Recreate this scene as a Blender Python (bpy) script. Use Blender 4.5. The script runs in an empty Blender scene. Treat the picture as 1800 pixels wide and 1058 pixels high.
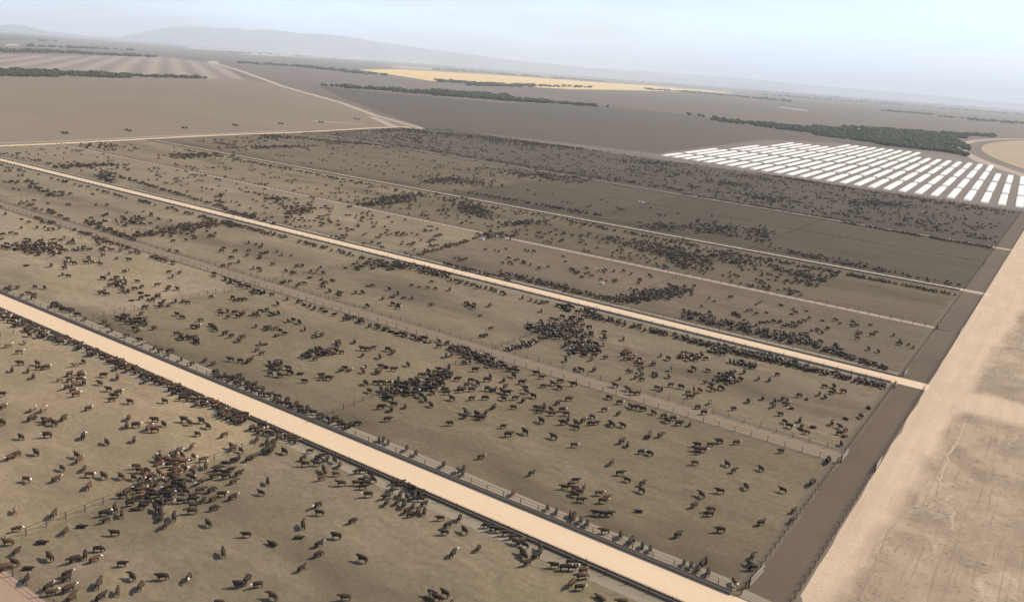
import bpy, bmesh, math, random
import numpy as np
from mathutils import Vector, Matrix, noise as mnoise
R = math.radians
random.seed(7); rng = np.random.default_rng(7)
scene = bpy.context.scene
COL = scene.collection

# ------------------------------------------------------------------ camera
CAM_H = 72.0
QS = CAM_H / 51.0
PW, PH, FPX = 1800.0, 1058.0, 1467.335
RX = Vector((0.8232534541849386, -0.2114680700021495, 0.5268159123850886))
RY = Vector((0.5627384553371287, 0.18190080929354455, -0.8063730690338906))
RZ = Vector((0.07469391579874227, 0.9603089872264654, 0.2687516846360798))
ROT = Matrix((RX, RY, RZ))                       # camera axes -> world axes
cam_d = bpy.data.cameras.new('camera'); cam = bpy.data.objects.new('camera', cam_d); COL.objects.link(cam)
cam_d.sensor_width = 36.0; cam_d.lens = FPX / PW * 36.0
cam_d.clip_start = 1.0; cam_d.clip_end = 120000.0
cam.matrix_world = Matrix.Translation((0, 0, CAM_H)) @ ROT.to_4x4()
scene.camera = cam

# ------------------------------------------------------------------ world, sun, exposure
SUN_AZ, SUN_EL = R(56), R(41)                     # direction towards the sun (from +X towards +Y)
world = bpy.data.worlds.new('World'); scene.world = world; world.use_nodes = True
nt = world.node_tree; nt.nodes.clear()
wo = nt.nodes.new('ShaderNodeOutputWorld'); bg = nt.nodes.new('ShaderNodeBackground')
sky = nt.nodes.new('ShaderNodeTexSky'); sky.sky_type = 'NISHITA'; sky.sun_disc = False
sky.sun_elevation = SUN_EL; sky.sun_rotation = math.pi / 2 - SUN_AZ
sky.air_density = 1.0; sky.dust_density = 1.2; sky.ozone_density = 1.0; sky.altitude = 50
SKY_STRENGTH = 0.12
bg.inputs[1].default_value = SKY_STRENGTH
tc = nt.nodes.new('ShaderNodeTexCoord'); mp = nt.nodes.new('ShaderNodeMapping')
mp.inputs['Rotation'].default_value = (0, 0, R(35)); mp.inputs['Scale'].default_value = (1.6, 3.2, 16.0)
nz = nt.nodes.new('ShaderNodeTexNoise'); nz.inputs['Scale'].default_value = 1.3; nz.inputs['Detail'].default_value = 6
nz.inputs['Roughness'].default_value = 0.55
cr = nt.nodes.new('ShaderNodeValToRGB'); cr.color_ramp.elements[0].position = 0.38; cr.color_ramp.elements[0].color = (.35, .35, .35, 1)
cr.color_ramp.elements[1].position = 0.60; cr.color_ramp.elements[1].color = (1, 1, 1, 1)
mx = nt.nodes.new('ShaderNodeMix'); mx.data_type = 'RGBA'
mx.inputs[7].default_value = (6.3, 7.9, 10.4, 1)    # thin high cloud veil
nt.links.new(tc.outputs['Generated'], mp.inputs[0]); nt.links.new(mp.outputs[0], nz.inputs[0])
nt.links.new(nz.outputs[0], cr.inputs[0])
sep = nt.nodes.new('ShaderNodeSeparateXYZ'); nt.links.new(tc.outputs['Generated'], sep.inputs[0])
fo = nt.nodes.new('ShaderNodeMapRange'); fo.inputs['From Min'].default_value = .07; fo.inputs['From Max'].default_value = .30
fo.inputs['To Min'].default_value = 1.0; fo.inputs['To Max'].default_value = .0; nt.links.new(sep.outputs[2], fo.inputs['Value'])
fm = nt.nodes.new('ShaderNodeMath'); fm.operation = 'MULTIPLY'; nt.links.new(cr.outputs[0], fm.inputs[0]); nt.links.new(fo.outputs[0], fm.inputs[1])
nt.links.new(fm.outputs[0], mx.inputs[0])
nt.links.new(sky.outputs[0], mx.inputs[6]); nt.links.new(mx.outputs[2], bg.inputs[0]); nt.links.new(bg.outputs[0], wo.inputs[0])
sun_d = bpy.data.lights.new('sun', 'SUN'); sun_d.energy = 4.8; sun_d.angle = R(0.5); sun_d.color = (1.0, 0.885, 0.71)
sun = bpy.data.objects.new('sun', sun_d); COL.objects.link(sun)
sdir = Vector((math.cos(SUN_EL) * math.cos(SUN_AZ), math.cos(SUN_EL) * math.sin(SUN_AZ), math.sin(SUN_EL)))
sun.rotation_euler = sdir.to_track_quat('Z', 'Y').to_euler()
scene.view_settings.view_transform = 'Standard'; scene.view_settings.look = 'None'
scene.view_settings.exposure = 0.36; scene.view_settings.gamma = 1.0; scene.view_settings.use_curve_mapping = False
scene.cycles.max_bounces = 6; scene.cycles.volume_bounces = 4

# ------------------------------------------------------------------ helpers
K = CAM_H / 62.0                                  # plan units of the yard survey -> metres
def G(px, py, z=0.0):
    d = ROT @ Vector((px - PW / 2, -(py - PH / 2), -FPX)); t = (z - CAM_H) / d.z
    return Vector((d.x * t, d.y * t, z))
def proj(p):
    q = ROT.transposed() @ (Vector(p) - Vector((0, 0, CAM_H)))
    return PW / 2 + FPX * q.x / -q.z, PH / 2 - FPX * q.y / -q.z
def sl(c):                                        # sRGB 0-255 -> linear
    return tuple(((v / 255) / 12.92 if v / 255 <= .04045 else ((v / 255 + .055) / 1.055) ** 2.4) for v in c)
def tag(o, label=None, cat=None, group=None, kind=None):
    if label: o['label'] = label
    if cat: o['category'] = cat
    if group: o['group'] = group
    if kind: o['kind'] = kind
    return o
def link_mesh(name, me, mats=(), parent=None):
    o = bpy.data.objects.new(name, me); COL.objects.link(o)
    for m in mats: me.materials.append(m)
    if parent: o.parent = parent
    return o
def empty(name, loc=(0, 0, 0), rz=0):
    o = bpy.data.objects.new(name, None); COL.objects.link(o); o.location = loc; o.rotation_euler.z = rz
    o.empty_display_size = .3
    return o
class MB:
    """collects oriented boxes and prisms into one mesh"""
    def __init__(s): s.v = []; s.f = []; s.m = []
    def hexa(s, P, mi=0):
        b = len(s.v); s.v += [tuple(p) for p in P]
        for q in ((0, 3, 2, 1), (4, 5, 6, 7), (0, 1, 5, 4), (1, 2, 6, 5), (2, 3, 7, 6), (3, 0, 4, 7)):
            s.f.append(tuple(b + i for i in q)); s.m.append(mi)
    def bar(s, a, b, w, h, z0, z1=None, mi=0):
        """a box along a->b in plan, width w, from z0 up h"""
        a = Vector(a[:2]); b = Vector(b[:2]); d = (b - a).normalized(); n = Vector((-d.y, d.x)) * w / 2
        z1 = z0 if z1 is None else z1
        P = [(*(a + n), z0), (*(a - n), z0), (*(b - n), z1), (*(b + n), z1)]
        s.hexa([(p[0], p[1], p[2]) for p in P] + [(p[0], p[1], p[2] + h) for p in P], mi)
    def box(s, x, y, z, sx, sy, sz, mi=0):
        P = [(x - sx / 2, y - sy / 2, z), (x + sx / 2, y - sy / 2, z), (x + sx / 2, y + sy / 2, z), (x - sx / 2, y + sy / 2, z)]
        s.hexa(P + [(p[0], p[1], z + sz) for p in P], mi)
    def mesh(s, name):
        me = bpy.data.meshes.new(name); me.from_pydata(s.v, [], s.f)
        me.polygons.foreach_set('material_index', s.m); me.update(); return me
    def build(s, name, mats, parent=None): return link_mesh(name, s.mesh(name), mats, parent)

def new_mat(name, rough=0.9):
    m = bpy.data.materials.new(name); m.use_nodes = True
    b = m.node_tree.nodes['Principled BSDF']; b.inputs['Roughness'].default_value = rough
    b.inputs['Specular IOR Level'].default_value = 0.15
    return m, m.node_tree, b
def N(nt_, typ, **kw):
    n = nt_.nodes.new(typ)
    for k, v in kw.items():
        if k.startswith('i_'): n.inputs[k[2:].replace('_', ' ')].default_value = v
        else: setattr(n, k, v)
    return n
def math_n(t, op, a, b=None, clamp=False):
    n = t.nodes.new('ShaderNodeMath'); n.operation = op; n.use_clamp = clamp
    for i, v in enumerate((a, b)):
        if v is None: continue
        if isinstance(v, (int, float)): n.inputs[i].default_value = v
        else: t.links.new(v, n.inputs[i])
    return n.outputs[0]
def mix_n(t, fac, a, b, mode='MIX'):
    n = t.nodes.new('ShaderNodeMix'); n.data_type = 'RGBA'; n.blend_type = mode
    for i, v in ((0, fac), (6, a), (7, b)):
        if isinstance(v, (int, float)): n.inputs[i].default_value = v
        elif isinstance(v, tuple): n.inputs[i].default_value = (*v[:3], 1)
        else: t.links.new(v, n.inputs[i])
    return n.outputs[2]
def noise_n(t, vec, scale, detail=4, rough=.55, lo=.35, hi=.65, dist=0.0):
    n = t.nodes.new('ShaderNodeTexNoise'); n.inputs['Scale'].default_value = scale; n.inputs['Detail'].default_value = detail
    n.inputs['Roughness'].default_value = rough; n.inputs['Distortion'].default_value = dist; t.links.new(vec, n.inputs['Vector'])
    r = t.nodes.new('ShaderNodeMapRange'); r.inputs['From Min'].default_value = lo; r.inputs['From Max'].default_value = hi
    t.links.new(n.outputs[0], r.inputs['Value']); return r.outputs[0]
def coords(t, scale=(1, 1, 1), rot=0.0):
    g = t.nodes.new('ShaderNodeNewGeometry'); m = t.nodes.new('ShaderNodeMapping')
    m.inputs['Rotation'].default_value = (0, 0, rot); m.inputs['Scale'].default_value = scale
    t.links.new(g.outputs['Position'], m.inputs[0]); return m.outputs[0]
def bump_n(t, b, h, strength=.4, dist=.1):
    n = t.nodes.new('ShaderNodeBump'); n.inputs['Strength'].default_value = strength; n.inputs['Distance'].default_value = dist
    t.links.new(h, n.inputs['Height']); t.links.new(n.outputs[0], b.inputs['Normal'])

ALB = .77
def soil(name, c0, c1, c2=None, s=0.05, big=0.006, stretch=(1, 1, 1), rot=0.0, speck=.12, use_obj=False, rough=.95, amt=1.0):
    m, t, b = new_mat(name, rough); c0, c1, c2 = (tuple(x * ALB for x in q) for q in (c0, c1, c2 or c1))
    v = coords(t, stretch, rot); v0 = coords(t)
    f1 = noise_n(t, v, s, 6, .6, .33, .67, .6); f2 = noise_n(t, v, big, 4, .5, .3, .7)
    f3 = noise_n(t, v0, s * 14, 4, .7, .3, .7)
    c = mix_n(t, math_n(t, 'MULTIPLY', f1, .75 * amt, True), c0, c1)
    c = mix_n(t, math_n(t, 'MULTIPLY', f2, .6 * amt, True), c, c2 or c1)
    k = math_n(t, 'ADD', math_n(t, 'MULTIPLY', f3, speck * 2), 1 - speck)
    cc = t.nodes.new('ShaderNodeCombineXYZ')
    for i in range(3): t.links.new(k, cc.inputs[i])
    c = mix_n(t, 1.0, c, cc.outputs[0], 'MULTIPLY')
    if use_obj:
        oi = t.nodes.new('ShaderNodeObjectInfo'); c = mix_n(t, 1.0, c, oi.outputs['Color'], 'MULTIPLY')
    t.links.new(c, b.inputs['Base Color'])
    bump_n(t, b, f3, .35, .06)
    return m
def flat(name, c, rough=.85, spec=.2):
    m, t, b = new_mat(name, rough); b.inputs['Specular IOR Level'].default_value = spec; c = tuple(x * (ALB if max(c) < .6 else .92) for x in c)
    v = coords(t); f = noise_n(t, v, 2.2, 3, .6, .3, .7)
    cc = mix_n(t, math_n(t, 'MULTIPLY', f, .5, True), tuple(c), tuple(x * .72 for x in c)); t.links.new(cc, b.inputs['Base Color'])
    return m

# ------------------------------------------------------------------ materials
M = {}
M['ground'] = soil('dry_plain', (.185, .147, .117), (.22, .176, .142), (.15, .12, .098), s=.004, big=.0007, speck=.05)
# pens: trampled manure and dust, a tint per pen through the object's own colour
def pen_material():
    m, t, b = new_mat('pen_soil', .95)
    v = coords(t); vs = coords(t, (1, 2.3, 1), R(-30))
    oi = t.nodes.new('ShaderNodeObjectInfo')
    big = noise_n(t, vs, .022, 4, .55, .32, .68, .8); mid = noise_n(t, vs, .11, 5, .62, .35, .7, 1.0)
    fine = noise_n(t, v, .9, 5, .7, .3, .7); olive = noise_n(t, v, .035, 3, .5, .4, .66, .5)
    pale = noise_n(t, vs, .06, 6, .7, .56, .78, 1.4); dots = noise_n(t, v, 2.4, 2, .5, .66, .75)
    c = mix_n(t, math_n(t, 'MULTIPLY', big, 1.0, True), (1.20, 1.17, 1.10), (.76, .75, .72))
    c = mix_n(t, math_n(t, 'MULTIPLY', mid, .75, True), c, (.71, .68, .63))
    c = mix_n(t, math_n(t, 'MULTIPLY', olive, .45, True), c, (.84, .89, .68))
    c = mix_n(t, math_n(t, 'MULTIPLY', pale, .5, True), c, (1.32, 1.28, 1.2))
    k = math_n(t, 'ADD', math_n(t, 'MULTIPLY', fine, .34), .83)
    cc = t.nodes.new('ShaderNodeCombineXYZ')
    for i in range(3): t.links.new(k, cc.inputs[i])
    c = mix_n(t, 1.0, c, cc.outputs[0], 'MULTIPLY')
    patch = noise_n(t, vs, .16, 7, .75, .52, .66, .6); c = mix_n(t, math_n(t, 'MULTIPLY', patch, .6, True), c, (.58, .56, .50))
    c = mix_n(t, math_n(t, 'MULTIPLY', dots, .35, True), c, (.6, .58, .55))
    sx = N(t, 'ShaderNodeSeparateXYZ'); t.links.new(v, sx.inputs[0]); wear = None
    wob = math_n(t, 'MULTIPLY', noise_n(t, vs, .05, 3, .5, 0, 1), 14.0)
    for y, s_ in ((88, -1), (94, 1), (197.4, -1), (202.6, 1), (318, -1), (322, 1)):      # trampled dung in front of each trough
        d = math_n(t, 'MULTIPLY', math_n(t, 'SUBTRACT', sx.outputs[1], (y + 15 * s_) * K - 7.0), 1.0)
        d = math_n(t, 'ABSOLUTE', math_n(t, 'ADD', d, wob)); q = N(t, 'ShaderNodeMapRange')
        q.inputs['From Min'].default_value = 12 * K; q.inputs['From Max'].default_value = 3 * K; t.links.new(d, q.inputs['Value'])
        wear = q.outputs[0] if wear is None else math_n(t, 'MAXIMUM', wear, q.outputs[0])
    wear = math_n(t, 'MULTIPLY', wear, noise_n(t, vs, .03, 4, .6, .38, .6), True)
    c = mix_n(t, math_n(t, 'MULTIPLY', wear, .85, True), c, (.50, .50, .46))
    c = mix_n(t, 1.0, c, oi.outputs['Color'], 'MULTIPLY')
    t.links.new(c, b.inputs['Base Color']); bump_n(t, b, fine, .6, .12)
    return m
M['pen'] = pen_material()
M['road'] = soil('pale_dirt_road', (.72, .54, .37), (.65, .485, .325), (.76, .58, .40), s=.05, big=.01, stretch=(.3, 2.2, 1), speck=.03)
M['lane'] = soil('dusty_lane', (.40, .32, .25), (.34, .27, .21), (.46, .37, .29), s=.08, big=.02, stretch=(.4, 2, 1), speck=.08)
M['lane3'] = soil('pale_lane', (.55, .44, .33), (.48, .38, .29), (.58, .47, .36), s=.08, big=.02, stretch=(.4, 2, 1), speck=.06)
M['alley'] = soil('brown_alley', (.25, .188, .128), (.205, .155, .107), (.28, .212, .147), s=.09, big=.02, stretch=(.5, 2, 1), speck=.08)
M['strip'] = soil('dark_work_alley', (.132, .098, .070), (.096, .072, .052), (.158, .117, .084), s=.16, big=.04, stretch=(1.4, .7, 1), speck=.12)
M['apron'] = soil('concrete_apron', (.30, .25, .18), (.20, .165, .125), (.36, .30, .22), s=.35, big=.05, stretch=(.35, 2, 1), speck=.1)
M['concrete'] = flat('trough_concrete', (.25, .20, .155))
M['pale_concrete'] = flat('pale_trough_concrete', (.42, .36, .30))
M['dung'] = soil('dung_and_shade', (.135, .108, .075), (.175, .138, .098), s=.3, big=.04, speck=.15)
M['feed'] = soil('mixed_feed', (.21, .15, .10), (.13, .095, .066), (.27, .20, .14), s=.6, big=.05, speck=.15)
M['rail'] = flat('weathered_pipe', (.085, .066, .054), .6)
M['post'] = flat('fence_post', (.095, .075, .06), .7)
M['gate'] = flat('galvanised_gate', (.46, .41, .34), .5)
M['tarp'] = soil('white_tarp', (.98, .96, .92), (.78, .75, .69), (.90, .87, .82), s=.22, big=.03, speck=.04, rough=.6)
M['straw'] = flat('stack_side', (.50, .46, .40), .9)
M['sack'] = flat('black_rubber', (.03, .03, .03), .8)
M['steel'] = flat('tank_white', (.7, .69, .66), .5)
coat = {
    'k': flat('black_coat', (.032, .020, .011), .75, .25), 'b': flat('dark_brown_coat', (.070, .040, .020), .75, .25),
    'r': flat('red_coat', (.125, .055, .028), .75, .25), 't': flat('tan_coat', (.27, .185, .115), .8, .2),
    'w': flat('white_face_hair', (.86, .79, .69), .8, .2)}
COATS = ['k', 'b', 'r', 't', 'w']

# ------------------------------------------------------------------ sheets on the ground
def sheet(name, pts, mat, z, color=None, kind='structure', sub=0):
    bm = bmesh.new(); vs = [bm.verts.new((p[0], p[1], z)) for p in pts]; bm.faces.new(vs)
    bmesh.ops.recalc_face_normals(bm, faces=bm.faces)
    if bm.faces[:][0].normal.z < 0: bmesh.ops.reverse_faces(bm, faces=bm.faces)
    me = bpy.data.meshes.new(name); bm.to_mesh(me); bm.free()
    o = link_mesh(name, me, [mat]); o['kind'] = kind
    if color: o.color = (*color, 1)
    return o
def ribbon(name, pts, w, mat, z, jag=0.0, seg=None, wend=None):
    """a road along a polyline with slightly uneven edges"""
    P = [Vector(p[:2]) for p in pts]; out = []
    seg = seg or max(w, 2.0)
    for a, b in zip(P[:-1], P[1:]):
        n = max(1, int((b - a).length / seg)); out += [a.lerp(b, i / n) for i in range(n)]
    out.append(P[-1]); L = []; Rr = []
    for i, p in enumerate(out):
        d = (out[min(i + 1, len(out) - 1)] - out[max(i - 1, 0)]).normalized(); n = Vector((-d.y, d.x))
        f = i / (len(out) - 1); ww = w if wend is None else w + (wend - w) * f
        j1 = mnoise.noise((p.x * .13, p.y * .13, 3)) * jag; j2 = mnoise.noise((p.x * .13, p.y * .13, 9)) * jag
        L.append(p + n * (ww / 2 + j1)); Rr.append(p - n * (ww / 2 + j2))
    v = [(*p, z) for p in L] + [(*p, z) for p in Rr]; n = len(L)
    f = [(i, n + i, n + i + 1, i + 1) for i in range(n - 1)]
    me = bpy.data.meshes.new(name); me.from_pydata(v, [], f); me.update()
    o = link_mesh(name, me, [mat]); o['kind'] = 'structure'; return o

GR = 40000.0
sheet('ground', [(-GR, -GR), (GR, -GR), (GR, GR), (-GR, GR)], M['ground'], 0.0)

# plan of the yard, in survey units: long lines run along X, cross lines along Y
XE = -24.0                                        # east side of the pens
XC = [-24, -101, -178, -255, -332, -409]          # cross fences
def xw(y): return -482 - .125 * (y - 224) if y > 60 else -465
def y4(x): return 432 - .075 * (x + 17)           # fourth feed lane
def y5(x): return 604 - .075 * (x + 26)           # north side
def ym(x, a, b, f): return a(x) * (1 - f) + b(x) * f
c_ = lambda v: (lambda x: float(v))
LINES = [c_(40.5), c_(88), c_(94), c_(144.6), c_(149.2), c_(197.4), c_(202.6), c_(256.0), c_(258.4), c_(318.2), c_(321.6),
         lambda x: ym(x, c_(321.6), y4, .54), lambda x: ym(x, c_(321.6), y4, .545), lambda x: y4(x) - 1.6, lambda x: y4(x) + 1.6,
         lambda x: ym(x, y4, y5, .56), lambda x: ym(x, y4, y5, .565), y5]
ROWS = [(0, 1), (2, 3), (4, 5), (6, 7), (8, 9), (10, 11), (12, 13), (14, 15), (16, 17)]
def U(x, y, z=0.0): return Vector((x * K, y * K, z))
# tint by row (south to north) and column (east to west)
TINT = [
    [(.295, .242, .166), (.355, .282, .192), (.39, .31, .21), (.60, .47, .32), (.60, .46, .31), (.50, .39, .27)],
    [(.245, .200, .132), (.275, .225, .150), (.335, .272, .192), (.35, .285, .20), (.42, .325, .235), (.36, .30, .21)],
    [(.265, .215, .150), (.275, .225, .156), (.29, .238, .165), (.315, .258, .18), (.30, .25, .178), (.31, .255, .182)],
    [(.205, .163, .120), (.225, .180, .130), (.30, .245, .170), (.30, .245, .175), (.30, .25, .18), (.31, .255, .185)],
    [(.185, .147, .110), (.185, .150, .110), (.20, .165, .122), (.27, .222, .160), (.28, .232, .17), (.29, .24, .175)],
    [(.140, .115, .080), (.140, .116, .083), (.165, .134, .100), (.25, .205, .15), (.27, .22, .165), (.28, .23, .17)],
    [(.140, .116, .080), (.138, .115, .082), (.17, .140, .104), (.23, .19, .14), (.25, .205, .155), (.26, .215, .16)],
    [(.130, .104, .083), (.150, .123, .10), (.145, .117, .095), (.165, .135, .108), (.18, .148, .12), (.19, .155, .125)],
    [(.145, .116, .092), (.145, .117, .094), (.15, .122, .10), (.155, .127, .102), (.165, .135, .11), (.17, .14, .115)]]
for ri, (a, b) in enumerate(ROWS):
    for ci in range(6):
        x0 = XC[ci]; ya, yb = LINES[a], LINES[b]
        x1a = XC[ci + 1] if ci < 5 else xw(ya(-490)); x1b = XC[ci + 1] if ci < 5 else xw(yb(-490))
        if ri == 0 and ci < 2: x0, x1a, x1b = (-24, -101, -101) if ci == 0 else (-101, -178, -178)
        pts = [U(x0, ya(x0)), U(x0, yb(x0)), U(x1b, yb(x1b)), U(x1a, ya(x1a))]
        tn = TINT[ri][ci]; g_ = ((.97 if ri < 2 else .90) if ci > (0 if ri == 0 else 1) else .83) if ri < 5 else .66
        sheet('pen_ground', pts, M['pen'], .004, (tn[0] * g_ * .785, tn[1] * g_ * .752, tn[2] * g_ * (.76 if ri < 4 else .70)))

# ------------------------------------------------------------------ roads, lanes, alleys
def lane(name, fy, mat, w, z=.008, x0=-24.0, x1=None, jag=.0):
    x1 = x1 if x1 is not None else xw(fy(-490)) + 2
    n = 12; pts = [U(x0 + (x1 - x0) * i / n, fy(x0 + (x1 - x0) * i / n)) for i in range(n + 1)]
    return ribbon(name, pts, w * K, mat, z, jag)
lane('feed_road', c_(91.05), M['road'], 6.0, z=.010, x0=-16)
lane('feed_road', c_(200.0), M['road'], 5.0, z=.010, x0=-17.7)
lane('feed_road', c_(319.9), M['road'], 3.7, x0=-16)
lane('feed_road', y4, M['road'], 3.9, x0=-16)
for yy in (143.9, 149.9): lane('worn_shade_edge', c_(yy), M['dung'], 1.5, z=.006, jag=.5)
for yy in (255.6, 258.9): lane('worn_shade_edge', c_(yy), M['dung'], 1.0, z=.006, jag=.5)
ribbon('worn_shade_edge', [U(-24.6, y) for y in (96, 140, 196)], 1.7 * K, M['dung'], .007, .7)  # debris along the work alley fence, with the fence's shade painted into the colour
ribbon('worn_shade_edge', [U(-24.6, y) for y in (204, 260, 316)], 1.7 * K, M['dung'], .007, .7)  # same debris and painted fence shade, beyond the second road
lane('service_alley', c_(146.9), M['alley'], 4.7)
lane('service_alley', c_(257.2), M['lane'], 2.3)
# south edge of the near row: a pale lane beyond the fence
sheet('south_lane', [U(-60, 20), U(-60, 40.3), U(-240, 40.3), U(-240, 20)], soil('pinkish_lane_dirt', (.40, .275, .195), (.35, .24, .17), s=.1, big=.02, speck=.06), .004)
# dark working alley at the east ends of the pens
sheet('work_alley', [U(-24, 94.6), U(-18.2, 94.6), U(-17.2, 605), U(-24, 605)], M['strip'], .006)
# concrete aprons in front of the troughs
def apron(fy, w, x0=-25.0, x1=None): return lane('trough_apron', fy, M['apron'], w, z=.012, x0=x0, x1=x1, jag=.25)
apron(c_(85.9), 2.0); apron(c_(96.2), 2.2); apron(c_(195.6), 1.8); apron(c_(204.9), 1.8)
sheet('trough_apron', [U(-24, 94.4), U(-19, 94.4), U(-19.5, 96.0), U(-24, 96.4)], M['apron'], .013)

# ---- the yard east of the pens: packed dirt road beside disturbed dry ground
def yard_material():
    m, t, b = new_mat('yard_dirt', .95)
    v = coords(t); sx = N(t, 'ShaderNodeSeparateXYZ'); t.links.new(v, sx.inputs[0])
    wob = noise_n(t, coords(t, (.5, .16, 1)), .30, 5, .6, 0, 1)
    bx = math_n(t, 'SUBTRACT', math_n(t, 'ADD', sx.outputs[0], 14.6 * K), math_n(t, 'MULTIPLY', math_n(t, 'SUBTRACT', sx.outputs[1], 100 * K), .040))
    x = math_n(t, 'ADD', bx, math_n(t, 'MULTIPLY', math_n(t, 'SUBTRACT', wob, .5), 9.0))
    r = N(t, 'ShaderNodeMapRange'); r.inputs['From Min'].default_value = -.5; r.inputs['From Max'].default_value = 3.0; t.links.new(x, r.inputs['Value'])
    rough_zone = r.outputs[0]
    # road crossing the yard, level with the second feed road
    wy = math_n(t, 'ADD', sx.outputs[1], math_n(t, 'MULTIPLY', noise_n(t, coords(t, (.2, .2, 1)), .5, 3, .5, 0, 1), 9.0))
    cy = math_n(t, 'ABSOLUTE', math_n(t, 'SUBTRACT', wy, 200 * K + 1.0)); r2 = N(t, 'ShaderNodeMapRange')
    r2.inputs['From Min'].default_value = 6; r2.inputs['From Max'].default_value = 11; t.links.new(cy, r2.inputs['Value'])
    zone = math_n(t, 'MULTIPLY', rough_zone, r2.outputs[0], True)
    st = coords(t, (1.0, .07, 1), R(3)); st2 = coords(t, (2.0, .06, 1), R(1))
    streak = noise_n(t, st, .42, 4, .55, .38, .64); rut = noise_n(t, st2, .8, 3, .5, .56, .66)
    blot = noise_n(t, v, .085, 7, .70, .40, .60, .3); fine = noise_n(t, v, 1.6, 5, .7, .3, .7); pale = noise_n(t, coords(t, (1, .45, 1)), .13, 8, .78, .54, .62, .8)
    scrub = noise_n(t, v, .9, 5, .8, .56, .64); big = noise_n(t, v, .03, 3, .5, .35, .65)
    road = mix_n(t, math_n(t, 'MULTIPLY', streak, .6, True), (.62, .47, .335), (.53, .40, .285))
    road = mix_n(t, math_n(t, 'MULTIPLY', blot, .25, True), road, (.43, .32, .225))
    road = mix_n(t, math_n(t, 'MULTIPLY', rut, .25, True), road, (.40, .30, .21))
    dry = mix_n(t, math_n(t, 'MULTIPLY', blot, .9, True), (.47, .355, .245), (.255, .190, .130))
    dry = mix_n(t, math_n(t, 'MULTIPLY', streak, .55, True), dry, (.40, .30, .21))
    dry = mix_n(t, math_n(t, 'MULTIPLY', big, .45, True), dry, (.31, .235, .165))
    dry = mix_n(t, math_n(t, 'MULTIPLY', pale, .45, True), dry, (.58, .46, .34))
    dry = mix_n(t, math_n(t, 'MULTIPLY', rut, .5, True), dry, (.25, .188, .13))
    dry = mix_n(t, math_n(t, 'MULTIPLY', math_n(t, 'MULTIPLY', scrub, math_n(t, 'ADD', blot, .35), True), .9, True), dry, (.14, .11, .075))
    c = mix_n(t, zone, road, dry)
    k = math_n(t, 'ADD', math_n(t, 'MULTIPLY', fine, .16), .92); cc = N(t, 'ShaderNodeCombineXYZ')
    for i in range(3): t.links.new(k, cc.inputs[i])
    c = mix_n(t, 1.0, c, cc.outputs[0], 'MULTIPLY'); c = mix_n(t, 1.0, c, (ALB, ALB, ALB), 'MULTIPLY'); t.links.new(c, b.inputs['Base Color'])
    h = math_n(t, 'ADD', fine, math_n(t, 'MULTIPLY', blot, .8)); bump_n(t, b, h, .45, .12)
    return m
M['yard'] = yard_material()
def yard_sheet():
    ys = np.arange(60, 640, 4.0); L = []
    for y in ys:
        e = -17.9 if y > 96 else -16.0
        L.append(((e + .45 * mnoise.noise((y * .11, 1, 0))) * K, y * K, .003))
    Rr = [(140 * K, y * K, .003) for y in ys]; n = len(ys); v = L + Rr
    f = [(i, n + i, n + i + 1, i + 1) for i in range(n - 1)]
    me = bpy.data.meshes.new('dirt_yard'); me.from_pydata(v, [], f); me.update()
    o = link_mesh('dirt_yard', me, [M['yard']]); o['kind'] = 'structure'
yard_sheet()
# low spoil ridges and wheel ruts in the yard
def ridge(name, pts, w, h, mat):
    P = [Vector(p[:2]) for p in pts]; out = []
    for a, b in zip(P[:-1], P[1:]):
        n = max(1, int((b - a).length / 1.0)); out += [a.lerp(b, i / n) for i in range(n)]
    v = []; f = []
    for i, p in enumerate(out):
        d = (out[min(i + 1, len(out) - 1)] - out[max(i - 1, 0)]).normalized(); nn = Vector((-d.y, d.x))
        ww = w * (.7 + .6 * abs(mnoise.noise((p.x, p.y, 5)))) * math.sin(math.pi * min(1, (i + .5) / len(out) * 1.0)) ** .3
        p = p + nn * (.5 * mnoise.noise((p.x * .3, p.y * .3, 2)) + .45 * mnoise.noise((p.x * 1.1, p.y * 1.1, 4)))
        hh = h * (.5 + mnoise.noise((p.x * .9, p.y * .9, 7)))
        for k2, (o_, z) in enumerate(((-.5, -.02), (-.2, hh * .9), (.15, hh), (.5, -.02))): v.append((*(p + nn * o_ * ww), z + .02))
    n = len(out)
    for i in range(n - 1):
        for k2 in range(3): a = i * 4 + k2; f.append((a, a + 1, a + 5, a + 4))
    me = bpy.data.meshes.new(name); me.from_pydata(v, [], f); me.update()
    o = link_mesh(name, me, [mat]); o['kind'] = 'structure'
    for p_ in me.polygons: p_.use_smooth = True
M['spoil'] = soil('pale_spoil', (.50, .39, .28), (.40, .31, .22), s=.5, big=.1, speck=.1)
ridge('spoil_ridge', [G(1698, 738), G(1680, 780), G(1665, 800), G(1650, 850), G(1650, 880)], .75, .13, M['spoil'])
ridge('spoil_ridge', [G(1655, 885), G(1675, 900), G(1668, 930), G(1690, 945)], .8, .08, M['spoil'])
M['rutm'] = soil('wheel_rut', (.34, .255, .18), (.28, .21, .15), s=.5, big=.1, speck=.1)
ridge('wheel_rut', [G(1575, 915), G(1545, 965), G(1512, 1050)], .30, .05, M['rutm'])
ridge('wheel_rut', [G(1540, 1000), G(1520, 1030), G(1505, 1058)], .35, .05, M['rutm'])
ridge('wheel_rut', [G(1582, 955), G(1572, 975)], .45, .06, M['rutm'])
ridge('wheel_rut', [G(1752, 770), G(1744, 850), G(1735, 920)], .2, .04, M['rutm'])

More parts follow.
